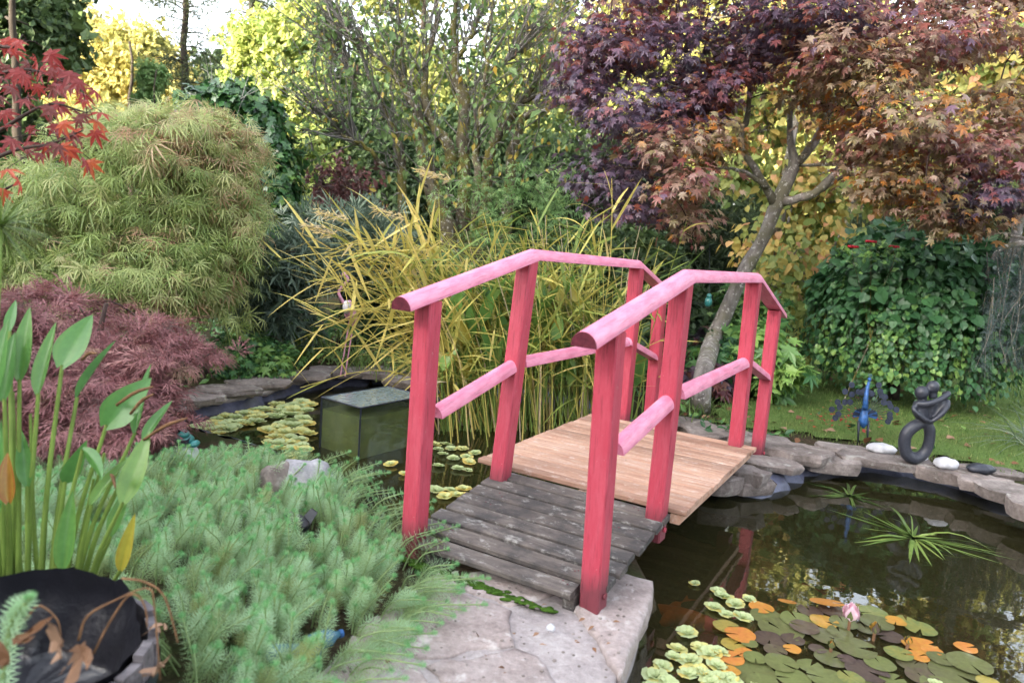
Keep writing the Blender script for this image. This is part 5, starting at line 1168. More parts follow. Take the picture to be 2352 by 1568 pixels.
# ---------------------------------------------------------------- parrot feather carpet
def parrot_feather():
    rng = np.random.default_rng(88)
    reg = np.array([onz(x, y, .0)[:2] for x, y in [(150, 1105), (330, 1105), (450, 1080), (560, 1075), (690, 1095), (790, 1120), (850, 1180), (930, 1250), (985, 1330), (960, 1400), (900, 1470), (830, 1560), (740, 1640), (650, 1750), (250, 1750), (330, 1480), (250, 1390), (100, 1380), (-60, 1330), (-60, 1150)]])
    clear = [(onz(693, 1240, 0)[:2], .085), (onz(700, 1285, 0)[:2], .07), (onz(668, 1500, .03)[:2], .075), (onz(742, 1468, .03)[:2], .07), (onz(690, 1118, .03)[:2], .13)]
    mn, mx = reg.min(0), reg.max(0); pts = []
    for _ in range(30000):
        q = rng.uniform(mn, mx)
        if len(pts) >= 1150: break
        if poly_sd(q[None], reg)[0] > 0: continue
        if any(np.linalg.norm(q - e) < r for e, r in clear): continue
        pts.append(q)
    pts = np.array(pts); sdv = -poly_sd(pts, reg); L = Leaves(); mb = MB(); tips = Leaves()
    bq_ = np.array([bq(-.1, -HW, 0)[:2]])
    for q, sd in zip(pts, sdv):
        z0 = .0; h = rng.uniform(.075, .225) * (1 if sd > .1 else .85); lean = A(.30, .0, 0) * rng.uniform(.0, 1.6) + A(rng.normal() * .25, rng.normal() * .25 - .10, 0)
        if sd < .12: 
            e = 1e-3; g = A(poly_sd(q[None] + [[e, 0]], reg)[0] + sd, poly_sd(q[None] + [[0, e]], reg)[0] + sd, 0) / e; lean = lean + nrm(g) * 1.0
        b = A(q[0], q[1], z0 - .02); q3 = spline([b, b + lean * h * .3 + A(0, 0, h * .55), b + lean * h * .9 + A(0, 0, h * (1.0 if sd > .12 else .75))], 7)
        mb.add(*tube(q3, np.linspace(.0035, .0025, 7), 4, False), .2)
        nw = int(h / .0165); s = np.append(np.linspace(.2, .93, nw), [.965, .985, 1.0]); nw += 3; P = np.stack([np.interp(s, np.linspace(0, 1, 7), q3[:, c]) for c in range(3)], 1); ax = nrm(q3[-1] - q3[2]); X = nrm(np.cross(ax, A(1, .2, .1))); Y = np.cross(ax, X)
        t0 = rng.normal() * .1 if rng.random() > .07 else -.5
        for k in range(nw):
            m = 11; a = np.arange(m) * 2 * math.pi / m + k * .7; o = np.cos(a)[:, None] * X + np.sin(a)[:, None] * Y; f = s[k]; up = .06 + .40 * max(0, f - .7) / .25 + ((f - .95) * 16 + .25 if f > .96 else 0)
            sz = .036 * (1 - .35 * max(0, f - .75) / .2) * (.7 + .3 * min(1, f * 2)) if f < .955 else .027 - .22 * (f - .955)
            L.add(np.repeat(P[k][None], m, 0), o + ax * up, ax - o * .3, sz * rng.uniform(.85, 1.15, m), (.05 + .62 * f if f < .93 else .92) + t0 * (f < .93) + rng.normal(size=m) * .05)
    # each whorl leaf is a slim comb: a midrib strip with four side teeth
    V = [(0, 0, 0), (.028, .5, .03), (-.028, .5, .03), (0, 1, .20)]; F = [[0, 1, 2], [1, 3, 2]]
    for y in (.35, .6):
        for sg in (1, -1): e = len(V); V += [(0, y, .02), (0, y + .07, .03), (sg * .13, y + .25, .09)]; F.append([e, e + 1, e + 2])
    L.build((np.array(V, float), np.array(F)), 'parrot_feather', M['lf_feather'], None)['kind'] = 'stuff'
    mb.build('feather_stems', M['lf_feather'], None, True)['kind'] = 'stuff'
parrot_feather()

# ================================================================ foreground barrel with pickerelweed
def barrel():
    rng = np.random.default_rng(90); Db = 1.62; c = at(30, 1492, Db); zr = c[2]; R = .285
    t = thing('half_barrel', 'old wooden half barrel planter lined with black plastic in the bottom left corner', 'planter', (c[0], c[1], 0))
    n = 26
    for i in range(n):
        a0 = 2 * math.pi * i / n; a1 = 2 * math.pi * (i + .93) / n; V = []; zt = zr + rng.normal() * .006; ro = rng.normal() * .004
        for z, r in ((0.0, R * .82), (zr * .5, R * .97), (zr - .06, R), (zt, R * 1.0)):
            for rr in (r + ro, r + ro - .022):
                for a in (a0, (a0 + a1) / 2, a1): V.append(A(c[0] + rr * math.cos(a), c[1] + rr * math.sin(a), z))
        F = []
        for k in range(3):
            o = k * 6
            for j in range(2): F += [[o + j, o + j + 1, o + 6 + j + 1, o + 6 + j], [o + 3 + j + 1, o + 3 + j, o + 9 + j, o + 9 + j + 1]]
            F += [[o, o + 6, o + 9, o + 3], [o + 2, o + 5, o + 11, o + 8]]
        F += [[18, 19, 22, 21], [19, 20, 23, 22], [0, 3, 4, 1], [1, 4, 5, 2]]
        part('stave', V, np.array(F), M['barrel_wood'], t)
    for z in (zr * .3, zr * .78):
        m = 40; a = np.linspace(0, 2 * math.pi, m); q = np.column_stack([c[0] + (R * (.93 if z < zr * .5 else 1.0) + .006) * np.cos(a), c[1] + (R * (.93 if z < zr * .5 else 1.0) + .006) * np.sin(a), np.full(m, z)])
        V = np.concatenate([q - A(0, 0, .016), q + A(0, 0, .016)]); F = np.array([[i, i + 1, m + i + 1, m + i] for i in range(m - 1)]); part('hoop', V, F, M['dark_metal'], t, None, True)
    # crumpled liner: a sheet that lines the inside and stands up at the back
    m, k = 64, 10; V = []
    for j in range(k):
        for i in range(m):
            a = 2 * math.pi * i / m; back = max(0, math.sin(a - .1)) ** 1.2; top = .006 + .085 * back + .014 * math.sin(2 * a + 2) * back + .006 * math.sin(5 * a + .5) * back + .003 * math.sin(13 * a) * back + (.03 * max(0, 1 - abs(a - .95) * 7)); s = j / (k - 1)
            z = zr - .14 + (top + .14) * s; r = R - .030 - .07 * (1 - s) + .012 * math.sin(9 * a + 5 * s + 2 * math.sin(3 * a)) * (1 - .6 * s) + .007 * math.sin(23 * a + 9 * s + 3 * math.sin(4 * a)) * (1 - .5 * s) - .03 * back * max(0, s - .7) / .3
            V.append(A(c[0] + r * math.cos(a), c[1] + r * math.sin(a), z))
    F = [[j * m + i, j * m + (i + 1) % m, (j + 1) * m + (i + 1) % m, (j + 1) * m + i] for j in range(k - 1) for i in range(m)]
    V.append(A(c[0], c[1], zr - .12)); F3 = [[len(V) - 1, (i + 1) % m, i] for i in range(m)]
    part('liner', np.array(V), [np.array(F), np.array(F3)], M['black_plastic'], t, None, True)
    # fold of liner hanging over the front rim
    return c, zr, R
BC, BZ, BR = barrel()
def barrel_fill():
    c = BC; a = np.linspace(0, 2 * math.pi, 40)[:-1]; V = np.vstack([np.column_stack([c[0] + BR * .84 * np.cos(a), c[1] + BR * .84 * np.sin(a), np.full(39, BZ - .235) + .01 * np.sin(a * 5)]), [[c[0], c[1], BZ - .23]]])
    F = np.array([[39, i, (i + 1) % 39] for i in range(39)])
    part('potting_soil', V, F, M['mud'], None, None, True, 'stuff')
barrel_fill()

def pickerelweed_front():
    rng = np.random.default_rng(91); D = 2.08
    t = thing('pickerelweed', 'tall pickerelweed with large spear shaped green leaves rising from behind the half barrel', 'plant', gpt(130, 2.15))
    mb = MB(); mt = M['lf_pickerel']
    # base px, tip px, width px, depth offset base/tip, tint, cup, curl, root px, across-direction mix
    LV = [((143, 838), (206, 716), 84, 0, .06, .46, .12, .12, 95, (1, -.2)), ((245, 975), (338, 868), 88, 0, .02, .44, .18, .25, 150, (1, .35)), ((177, 912), (262, 777), 30, .05, .08, .36, .5, .05, 120, (1, 0)), ((88, 903), (124, 735), 46, -.02, .05, .50, .3, .05, 60, (1, 0)),
          ((45, 870), (64, 702), 52, 0, .03, .50, .2, .06, 40, (1, 0)), ((22, 760), (34, 686), 34, .05, .1, .40, .2, .05, 30, (1, 0)), ((10, 915), (28, 760), 60, -.03, .0, .36, .25, .06, 20, (1, 0)), ((-10, 900), (12, 730), 50, -.08, -.05, .46, .25, .06, 5, (1, 0)), ((310, 994), (342, 832), 34, .06, .14, .46, .35, .05, 170, (1, 0)),
          ((330, 1008), (391, 916), 32, .02, .05, .40, .3, .1, 185, (1, 0)), ((283, 1152), (342, 988), 62, -.05, 0, .58, .12, .05, 210, (1, .1)), ((150, 1105), (190, 1035), 46, 0, -.06, .42, .15, .3, 130, (1, 0)), ((190, 1032), (266, 1100), 40, -.05, -.1, .38, .2, .3, 130, (.3, 1)), ((143, 1306), (166, 1125), 48, -.06, -.04, .50, .3, .04, 140, (1, 0)),
          ((210, 1158), (294, 1046), 34, -.02, .02, .56, .4, .05, 190, (1, 0)), ((277, 1308), (306, 1183), 36, -.04, -.06, .84, .3, .1, 255, (1, 0)), ((20, 1152), (10, 1040), 46, -.1, -.1, .97, .3, .15, 15, (1, 0)), ((62, 1115), (48, 985), 40, .0, .03, .45, .3, .05, 70, (1, 0)), ((-8, 1190), (-2, 960), 40, -.1, -.06, .44, .3, .05, -10, (1, 0)), ((255, 1230), (300, 1105), 40, .02, .05, .50, .3, .05, 215, (1, 0))]
    for (b, tp, w, d0, d1, ti, cup, curl, root, sd) in LV:
        B_, T_ = at(*b, D + d0), at(*tp, D + d1); k = D / FPX; side = nrm(RIGHT * sd[0] + UP * sd[1] + FWD * rng.normal() * .25)
        lance(rng, B_, T_, w * k * .86, mt, t, ti, cup, curl, heart=.45, side=side, nl=12, nw=11)
        R0 = at(root * .8 + 10, 1400, D + .06); R0[2] = max(R0[2] - .12, .0)
        m = (R0 * .5 + B_ * .5) + A(0, 0, .02) - (B_ - R0) * A(.14, .14, 0); q = spline([R0, m, B_], 12); mb.add(*tube(q, np.linspace(.010, .005, 12), 8, False))
    for (x0, x1, y1) in ((60, 30, 900), (100, 70, 950), (160, 215, 1100), (30, 45, 1000), (150, 240, 1040)):
        R0 = at(x0, 1400, D + .1); R0[2] = max(R0[2] - .12, .0); e = at(x1, y1, D + .05); mb.add(*tube(spline([R0, R0 * .5 + e * .5 + A(-.01, 0, .02), e], 10), np.linspace(.008, .004, 10), 8, False))
    # spent flower spikes
    m2 = MB()
    for (x0, y0, x1, y1) in ((188, 826, 222, 812), (268, 930, 352, 888), (300, 950, 352, 905), (330, 1010, 430, 960), (255, 1090, 265, 1120)):
        a, b = at(x0, y0, D), at(x1, y1, D - .05); m2.add(*tube(spline([a, (a + b) / 2 + A(0, 0, .01), b], 6), [.004, .0045, .005, .005, .004, .002], 7))
    m2.build('spent_spikes', M['dead_stem'], t, True)
    mb.build('stems', M['stem_green'], t, True)
pickerelweed_front()
def papyrus():
    rng = np.random.default_rng(92); D = 1.9; h = at(2, 518, D); bb = gpt(-30, 2.2); t = thing('papyrus', 'umbrella papyrus head of thin green rays at the left edge', 'plant', bb)
    b = A(*t.location); mb = MB(); mb.add(*tube(spline([b, b * .5 + h * .5 + A(-.03, .02, 0), h], 14), np.linspace(.008, .005, 14), 7)); 
    mb.build('stem', M['stem_green'], t, True); m2 = MB(); n = 130
    d = nrm(rng.normal(size=(n, 3)) + A(.35, 0, .35)); blades(rng, np.repeat(h[None], n, 0), d, rng.uniform(.10, .22, n), np.full(n, .0036), rng.uniform(0, .3, n), rng.uniform(.3, .7, n), m2, 5); m2.build('rays', M['lf_sword'], t)
papyrus()
def sprig():
    rng = np.random.default_rng(93); a, b = at(-12, 1500, 1.45), at(70, 1372, 1.42); t = thing('feather_sprig', 'single parrot feather sprig leaning out of the half barrel', 'plant', (BC[0], BC[1], BZ - .11))
    q = spline([A(a[0], a[1], BZ - .11), a * .6 + b * .4, b], 9); mb = MB(); mb.add(*tube(q, .004, 6), .2); mb.build('stem', M['lf_feather'], t); L = Leaves(); ax = nrm(q[-1] - q[3]); X = nrm(np.cross(ax, A(1, .3, 0))); Y = np.cross(ax, X)
    for k, s in enumerate(np.linspace(.2, 1, 22)):
        P = np.array([np.interp(s, np.linspace(0, 1, 9), q[:, c]) for c in range(3)]); m = 10; an = np.arange(m) * 2 * math.pi / m + k; o = np.cos(an)[:, None] * X + np.sin(an)[:, None] * Y
        L.add(np.repeat(P[None], m, 0), o + ax * (.5 + (.8 if s > .85 else 0)), ax - o * .3, .032 * (1 - .5 * max(0, s - .8) / .2), .62 + .25 * (s > .9) + rng.normal(size=m) * .05)
    L.build(T_NARROW, 'leaves', M['lf_feather'], t)
sprig()
def dead_bits():
    rng = np.random.default_rng(94)
    tl = T_MAPLE
    spots = [((35, 1465), 1.42, .07, .35, 'curled orange brown dead leaf on the black liner left of the others'), ((120, 1500), 1.40, .085, .95, 'pale tan rolled dead leaf lying across the barrel'), ((195, 1480), 1.42, .075, .6, 'curled brown dead leaf inside the barrel rim'), ((15, 1530), 1.36, .05, .5, 'small brown dead leaf at the bottom left of the barrel'), ((350, 1535), 1.55, .075, .9, 'pinkish tan dead leaf caught outside the barrel rim'), ((375, 1435), 1.75, .05, .85, 'small pale dead leaf stuck in the green carpet beside the barrel')]
    for i, (p, d, s, ti, lab) in enumerate(spots):
        P = at(*p, d); Y = nrm(rng.normal(size=3) + A(.5, 0, .1)); N = nrm(A(0, -.5, 1) + rng.normal(size=3) * .3); X = nrm(np.cross(Y, N)); Z = np.cross(X, Y); tv, tf = t_lobed([0, 38, -34, 80], [1, .75, .7, .5], .16, 1.5)
        s *= .72; V = P + s * (tv[:, :1] * X + tv[:, 1:2] * Y + tv[:, 2:] * Z * -1.2); V += rng.normal(size=V.shape) * s * .09; o = part('dead_leaf', V, tf, M['dead_leaf'], None, np.full(len(V), ti)); tag(o, lab, 'leaf', 'dead leaves around the barrel')
    for pts, lab in (([(280, 1328), (330, 1335), (375, 1365), (400, 1440), (408, 1475)], 'thin brown dead stem arching over the green carpet from the barrel'), ([(215, 1500), (245, 1440), (290, 1372), (318, 1368), (335, 1400), (338, 1440)], 'thick brown dead stalk bent over the barrel rim'), ([(180, 1470), (200, 1415), (260, 1380), (340, 1350), (355, 1400), (368, 1560)], 'thin pale dead stalk looping past the barrel rim'), ([(0, 1490), (60, 1420), (90, 1390), (130, 1420), (140, 1460)], 'brown dead stalk bent in an angle over the black liner')):
        q = spline([at(x, y, 1.5) for x, y in pts], 20); v, f = tube(q, np.linspace(.0026, .0014, 20), 6); o = part('dead_stalk', v, f, M['dead_stem'], None, None, True); tag(o, lab, 'stalk', 'dead stalks around the barrel')
dead_bits()

# ---------------------------------------------------------------- red maple, near left
def red_maple():
    rng = np.random.default_rng(95); D = 2.55; b = gpt(-330, D)
    t = thing('red_maple', 'scarlet leaved maple branch reaching in from the left edge', 'tree', b); mb = MB(); sk = []
    mb.add(*tube(spline([b - A(0, 0, .1), at(-320, 700, D), at(-260, 420, D), at(-200, 250, D)], 12), np.linspace(.05, .025, 12), 8))
    for pts in ([(-260, 420), (-100, 360), (0, 300), (110, 240), (200, 260)], [(-200, 250), (-60, 190), (60, 160), (150, 190)], [(-260, 420), (-120, 420), (20, 350), (120, 330), (190, 300)], [(-260, 430), (-80, 470), (0, 440), (40, 420)], [(-200, 250), (-80, 100), (20, 110), (60, 90)]):
        q = spline([at(x, y, D - .04 * i) for i, (x, y) in enumerate(pts)], 14); mb.add(*tube(q, np.linspace(.012, .002, 14), 5, False)); sk.append(q)
    L = Leaves(); fx = [(215, 285, .8), (240, 270, .5), (135, 345, .75), (160, 350, .6), (90, 205, .45), (50, 195, .3), (150, 175, .2), (180, 195, .25), (30, 130, .5), (75, 140, .4), (105, 130, .35), (60, 185, .4), (195, 240, .6), (120, 245, .3), (150, 290, .7), (215, 378, .85), (10, 445, .7), (20, 400, .75), (40, 420, .6), (90, 165, .35), (175, 225, .4), (20, 170, .3), (130, 205, .3), (60, 240, .2), (5, 265, .3), (80, 310, .15), (20, 330, .25), (170, 310, .65), (230, 310, .55), (100, 350, .7), (10, 210, .2), (45, 105, .45), (5, 100, .5), (120, 160, .4), (205, 215, .3), (185, 375, .3)]
    for x, y, ti in fx:
        P = at(x + rng.normal() * 6, y - 12, D - .1 + rng.normal() * .12); L.add(P[None], (A(.45, -.25, -.65) + rng.normal(size=3) * .35)[None], (A(.1, -.5, .8) + rng.normal(size=3) * .35)[None], rng.uniform(.05, .078), ti)
        sk_ = np.concatenate(sk); c = sk_[np.argmin(((sk_ - P) ** 2).sum(1))]; mb.add(*tube(spline([c, (c + P) / 2 + A(0, 0, .015), P], 5), .0014, 4, False))
    for i in range(70):
        x = rng.uniform(-60, 190); y = rng.uniform(100, 360); 
        if x > 60 and y < 130: continue
        P = at(x, y, D + rng.normal() * .2); L.add(P[None], (A(.4, -.2, -.65) + rng.normal(size=3) * .4)[None], (A(.1, -.45, .8) + rng.normal(size=3) * .4)[None], rng.uniform(.04, .065), rng.uniform(0, .4))
    L.build(t_maple(((0, 1), (42, .92), (88, .7), (135, .4)), .34, .10, .5), 'crown', M['lf_redmaple'], t, 110); mb.build('trunk', M['twig_dark'], t, True)
red_maple()

# ---------------------------------------------------------------- water plants
def t_pad(n=22, notch=.16, lift=.0, rng=None):
    a = np.linspace(notch, 2 * math.pi - notch, n); r = 1 + .02 * np.sin(a * 5)
    V = np.column_stack([r * np.cos(a), r * np.sin(a), lift * np.sin(a * 2 + 1) + .012 * np.sin(a * 5)]); V = np.vstack([V, [[.06, 0, -.02]]])
    return V, np.array([[n, i, i + 1] for i in range(n - 1)])
def water_lily():
    rng = np.random.default_rng(96); t = thing('water_lily', 'water lily with overlapping green bronze and orange pads and one pink bud at bottom right', 'water lily', onz(1980, 1480, WZ))
    Z = lambda x, y: (1567.6 + x / 3.0, 1045 + y / 3.0)
    pads = [((590, 1110), 120, .45), ((680, 1195), 155, .42), ((790, 1130), 115, .55), ((975, 1140), 95, .82), ((1110, 1150), 95, .45), ((880, 1070), 85, .12), ((1035, 1065), 95, .15), ((1310, 1080), 100, .58), ((1340, 1150), 110, .4), ((1470, 1140), 70, .85), ((1545, 1140), 75, .62), ((1640, 1190), 105, .6), ((990, 1240), 115, .35), ((1085, 1215), 85, .4), ((1195, 1320), 140, .42), ((1420, 1240), 95, .12), ((600, 1265), 110, .1), ((640, 1340), 80, .25), ((755, 1330), 60, .88), ((680, 1425), 115, .5), ((880, 1450), 90, .5), ((1025, 1395), 115, .38), ((1270, 1480), 145, .1), ((1360, 1430), 105, .5), ((1490, 1360), 95, .6), ((1590, 1440), 110, .3), ((1640, 1310), 120, .9), ((1720, 1340), 70, .92), ((1780, 1395), 90, .4), ((1980, 1430), 145, .45), ((1880, 1500), 170, .4), ((1950, 1320), 75, .93), ((1620, 1380), 75, .9), ((300, 1175), 90, .68), ((395, 1230), 105, .93), ((350, 1300), 85, .72), ((430, 1360), 70, .92), ((330, 1390), 95, .94), ((460, 1290), 60, .5), ((500, 1390), 80, .55), ((470, 1480), 170, .45), ((545, 1045), 85, .9), ((760, 1530), 120, .55), ((990, 1530), 130, .5), ((1160, 1530), 90, .6), ((1450, 1545), 90, .5), ((1650, 1520), 110, .25), ((2110, 1560), 80, .7), ((330, 1480), 70, .85), ((840, 1180), 100, .2), ((1270, 1195), 70, .35), ((930, 1330), 60, .12), ((760, 1265), 80, .1), ((1130, 1400), 60, .1), ((560, 1570), 120, .5), ((1300, 1600), 130, .5), ((1800, 1600), 150, .45), ((900, 1640), 130, .5), ((1550, 1650), 130, .4), ((1900, 1700), 130, .4)]
    for i, ((x, y), w, ti) in enumerate(pads):
        zz = WZ + .006 + .0022 * (i % 5); c = onz(*Z(x, y), zz); k = depth(c) / FPX; r = w / 3.0 * k * 1.0; tv, tf = t_pad(30, rng.uniform(.08, .22), .02 if ti < .8 else .05)
        a = rng.uniform(0, 2 * math.pi); Rm = A([math.cos(a), -math.sin(a), 0], [math.sin(a), math.cos(a), 0], [0, 0, 1.]); V = (tv * r) @ Rm.T + c; V[:, 2] = np.maximum(V[:, 2], zz - .003)
        rim = np.full(len(tv), ti) + rng.normal(size=len(tv)) * .025 + .028 * (np.arange(len(tv)) % 3 == 0); rim[-1] = min(1, ti + .05); part('lily_pad', V, tf, M['lf_pad'], t, np.clip(rim, 0, 1), True)
    for (x0, x1, y) in ((655, 792, 1000), (875, 1118, 1005)):    # two pads tipped on edge
        a, b = onz(*Z(x0, y - 8), WZ + .03), onz(*Z(x1, y + 18), WZ + .03); c = (a + b) / 2; r = np.linalg.norm(b - a) / 2; tv, tf = t_pad(20, .15, .03); X = nrm(b - a); Zv = nrm(np.cross(X, A(0, 0, 1))); V = c + tv[:, :1] * X * r + tv[:, 1:2] * (A(0, 0, .16) + Zv * .9) * r * .8 + tv[:, 2:] * A(0, 0, .3) * r; V[:, 2] = np.maximum(V[:, 2], WZ + .004); part('lily_pad', V, tf, M['lf_pad'], t, np.full(len(V), .93), True)
    def bud(px, py, h, open_, mat, petals=8):
        b = onz(px, py, WZ); top = b + A(0, 0, h); mb = MB(); mb.add(*tube([b - A(0, 0, .05), b * .4 + top * .6, top - A(0, 0, h * .45)], .006, 6)); mb.build('flower_stalk', M['dead_stem'], t, True)
        L = Leaves(); 
        for ring, (n, o) in enumerate(((4, open_ * .4), (5, open_ * .8), (4, open_ * 1.2))):
            a = np.arange(n) * 2 * math.pi / n + ring * .6; P = (top - A(0, 0, h * .5)) + np.column_stack([np.cos(a), np.sin(a), 0 * a]) * h * .10 * (1 + ring * .6); d = np.column_stack([np.cos(a) * o, np.sin(a) * o, np.ones(n)]); N = np.column_stack([np.cos(a), np.sin(a), .2 + 0 * a]); L.add(P, d, N, h * .56, rng.uniform(.2, 1, n))
        L.build(t_ovate(.75), 'bud', mat, t)
        L = Leaves(); n = 3; a = np.arange(n) * 2.1; P = (top - A(0, 0, h * .52)) + np.column_stack([np.cos(a), np.sin(a), 0 * a]) * h * .2; L.add(P, np.column_stack([np.cos(a) * .25, np.sin(a) * .25, np.ones(n)]), np.column_stack([np.cos(a), np.sin(a), .2 + 0 * a]), h * .42, .55); L.build(t_ovate(.5), 'sepal', M['lf_pad'], t)
    bud(1948, 1452, .115, .02, M['mauve_petal']); bud(2006, 1470, .07, .08, M['lf_pad']); bud(1907, 1500, .05, .08, M['lf_pad']); bud(2083, 1490, .05, .08, M['lf_pad'])
water_lily()

def lettuce_template(seed):
    rng = np.random.default_rng(seed); V = []; F = []; T = []; b = 0
    for ring, (n, r, e) in enumerate(((7, 1.0, .32), (6, .8, .65), (4, .5, 1.1))):
        for k in range(n):
            a = 2 * math.pi * (k + ring * .5) / n + rng.normal() * .15; d = A(math.cos(a) * math.cos(e), math.sin(a) * math.cos(e), math.sin(e)); s = A(-math.sin(a), math.cos(a), 0); up = np.cross(d, s) * -1
            L = r * rng.uniform(.85, 1.1); w = .40 * L + .12; base = A(0, 0, .02)
            P = [base, base + d * L * .45 + s * w * .62, base + d * L * .85 + s * w * .85 + up * .06, base + d * L * 1.0 + up * .02, base + d * L * .85 - s * w * .85 + up * .06, base + d * L * .45 - s * w * .62, base + d * L * .55 - up * .05]
            V += P; F += [[b + 6, b + i, b + i + 1] for i in range(5)] + [[b + 6, b + 5, b]]; b += 7; tt = .5 + .06 * (ring == 0) - .08 * (ring == 2) + rng.normal() * .07 + (.35 if ring == 0 and rng.random() < .22 else 0); T += [tt - .12] + [tt] * 5 + [tt - .06]
    return np.array(V), np.array(F), np.clip(T, 0, 1)
def lettuces():
    rng = np.random.default_rng(97); tm = [lettuce_template(s) for s in range(6)]; ms = [mesh_np('water_lettuce', v, f, M['lf_lettuce'], t) for v, f, t in tm]; tmy = []
    for v, f, t in tm[:3]: tmy.append(mesh_np('water_lettuce', v, f, M['lf_lettuce'], np.clip(t + .28, 0, 1)))
    def put(px, py, r_px, lab, grp, yellow=0.0):
        c = onz(px, py, WZ + .004); k = depth(c) / FPX; me = (tmy[rng.integers(0, 3)] if rng.random() < yellow else ms[rng.integers(0, 6)]); o = link('water_lettuce', me, None, None, c); s = r_px * k * rng.uniform(.85, 1.1); o.scale = (s, s, s * .9); o.rotation_euler = (rng.normal() * .08, rng.normal() * .08, rng.uniform(0, 6.28)); tag(o, lab, 'water lettuce', grp)
    def scatter_poly(poly, n, r, lab, grp, y=0.0, mind=.8):
        poly = np.array(poly, float); mn, mx = poly.min(0), poly.max(0); got = []
        for _ in range(6000):
            if len(got) >= n: break
            q = rng.uniform(mn, mx)
            if poly_sd(q[None], poly)[0] > 0: continue
            if any(math.hypot((q[0] - g[0]), (q[1] - g[1]) * 1.9) < r * mind * 2 * .72 for g in got): continue
            got.append(q); put(q[0], q[1], r, lab, grp, y)
    for x, y, r in ((1660, 1372, 26), (1690, 1390, 28), (1720, 1378, 18), (1640, 1398, 24), (1668, 1412, 22), (1705, 1420, 30), (1650, 1360, 20)): put(x, y, r, 'pale green water lettuce in the small raft above the lily pads', 'small lettuce raft above the lily pads')
    scatter_poly([(1570, 1450), (1640, 1480), (1668, 1510), (1650, 1545), (1740, 1575), (1720, 1700), (1470, 1700), (1480, 1560), (1530, 1520)], 60, 29, 'pale green water lettuce in the dense raft left of the lily pads', 'dense lettuce raft in the bottom corner of the pond', .06, .5)
    put(1595, 1341, 14, 'single small water lettuce drifting on dark water right of the bridge', 'lone water lettuces'); put(2150, 1572, 22, 'single water lettuce among the lily pads at the bottom edge', 'lone water lettuces')
    scatter_poly([(440, 985), (520, 960), (640, 932), (712, 925), (712, 950), (600, 970), (520, 990), (470, 1025), (445, 1030)], 42, 23, 'yellow green water lettuce in the raft along the left bank', 'lettuce raft along the left bank', .3, .5)
    scatter_poly([(612, 980), (705, 955), (708, 1035), (620, 1035)], 20, 23, 'yellow green water lettuce in the raft left of the glass tank', 'lettuce raft beside the glass tank', .4, .55)
    scatter_poly([(560, 1045), (700, 1040), (690, 1075), (600, 1070)], 9, 19, 'yellow green water lettuce between the feathery carpet and the tank', 'lettuce at the edge of the feathery carpet', .3, .7)
    for x, y in ((898, 1068), (930, 1090)): put(x, y, 19, 'small yellow water lettuce between the tank and the left post', 'lettuces between tank and post', .8)
    scatter_poly([(995, 1015), (1095, 1030), (1085, 1085), (1000, 1075)], 13, 17, 'small water lettuce seen between the two left bridge posts', 'lettuces between the left bridge posts', .3, .9)
    for x, y in ((1000, 1128), (1035, 1128), (1065, 1125), (1050, 1140), (1020, 1142)): put(x, y, 22, 'yellow green water lettuce touching the left edge of the grey ramp', 'lettuces beside the ramp', .4)
lettuces()
def water_soldiers():
    rng = np.random.default_rng(98)
    for (px, py, n, ln, ti, lab) in ((2095, 1245, 40, .40, .55, 'large bright water soldier rosette standing out of the right pond'), (1950, 1150, 20, .26, .05, 'dark half sunk water soldier rosette left of the statue reflection')):
        c = onz(px, py, WZ - .03); t = thing('water_soldier', lab, 'water plant', c, 'water soldiers in the right pond'); a = np.arange(n) * 2.4 + rng.normal(size=n) * .35; e = rng.uniform(.05, .75, n); e[:4] = rng.uniform(.7, 1.2, 4)
        d = np.column_stack([np.cos(a) * np.cos(e), np.sin(a) * np.cos(e), np.sin(e)]); P = np.repeat(c[None], n, 0); L_ = ln * rng.uniform(.4, 1.15, n); m = MB()
        V, q = blades(rng, P, d, L_, np.full(n, .021), np.clip(np.sin(e) + .10, .05, .9) * rng.uniform(.6, 1.1, n), np.clip(ti + rng.normal(size=n) * .2, 0, 1), m, 6)
        for i in range(n): V[i][:, 2] = np.maximum(V[i][:, 2], WZ + .003); part('leaf', V[i], q, M['lf_sword'], t, np.full(len(V[i]), float(np.clip(ti + rng.normal() * .18, 0, 1))))
water_soldiers()
def koi(px, py, yaw, ln, lab):
    z = WZ - .035 - .05 * ln; c = onz(px, py, z); t = thing('koi', lab, 'fish', c, 'koi under the surface'); s = np.linspace(-1, 1, 10); r = ln * .12 * np.clip(1 - np.abs(s + .15) ** 2.2, .05, 1); q = np.column_stack([s * ln / 2, .06 * ln * np.sin(s * 2.4), 0 * s]); ca, sa = math.cos(yaw), math.sin(yaw); Rm = A([ca, -sa, 0], [sa, ca, 0], [0, 0, 1.]); q = q @ Rm.T + c
    v, f = tube(q, r, 9); part('body', v, f, M['orange_fish'], t, None, True); e = q[-1]; d = nrm(q[-1] - q[-2]); n = A(-d[1], d[0], 0)
    part('tail_fin', np.array([e - d * .02, e + d * ln * .22 + n * ln * .1, e + d * ln * .12, e + d * ln * .22 - n * ln * .1]), np.array([[0, 1, 2], [0, 2, 3]]), M['orange_fish'], t)
koi(1585, 1425, -.6, .38, 'large orange koi just under dark water beside the lily pads'); koi(1545, 1405, .9, .26, 'small orange koi under the water close to the stone slab')

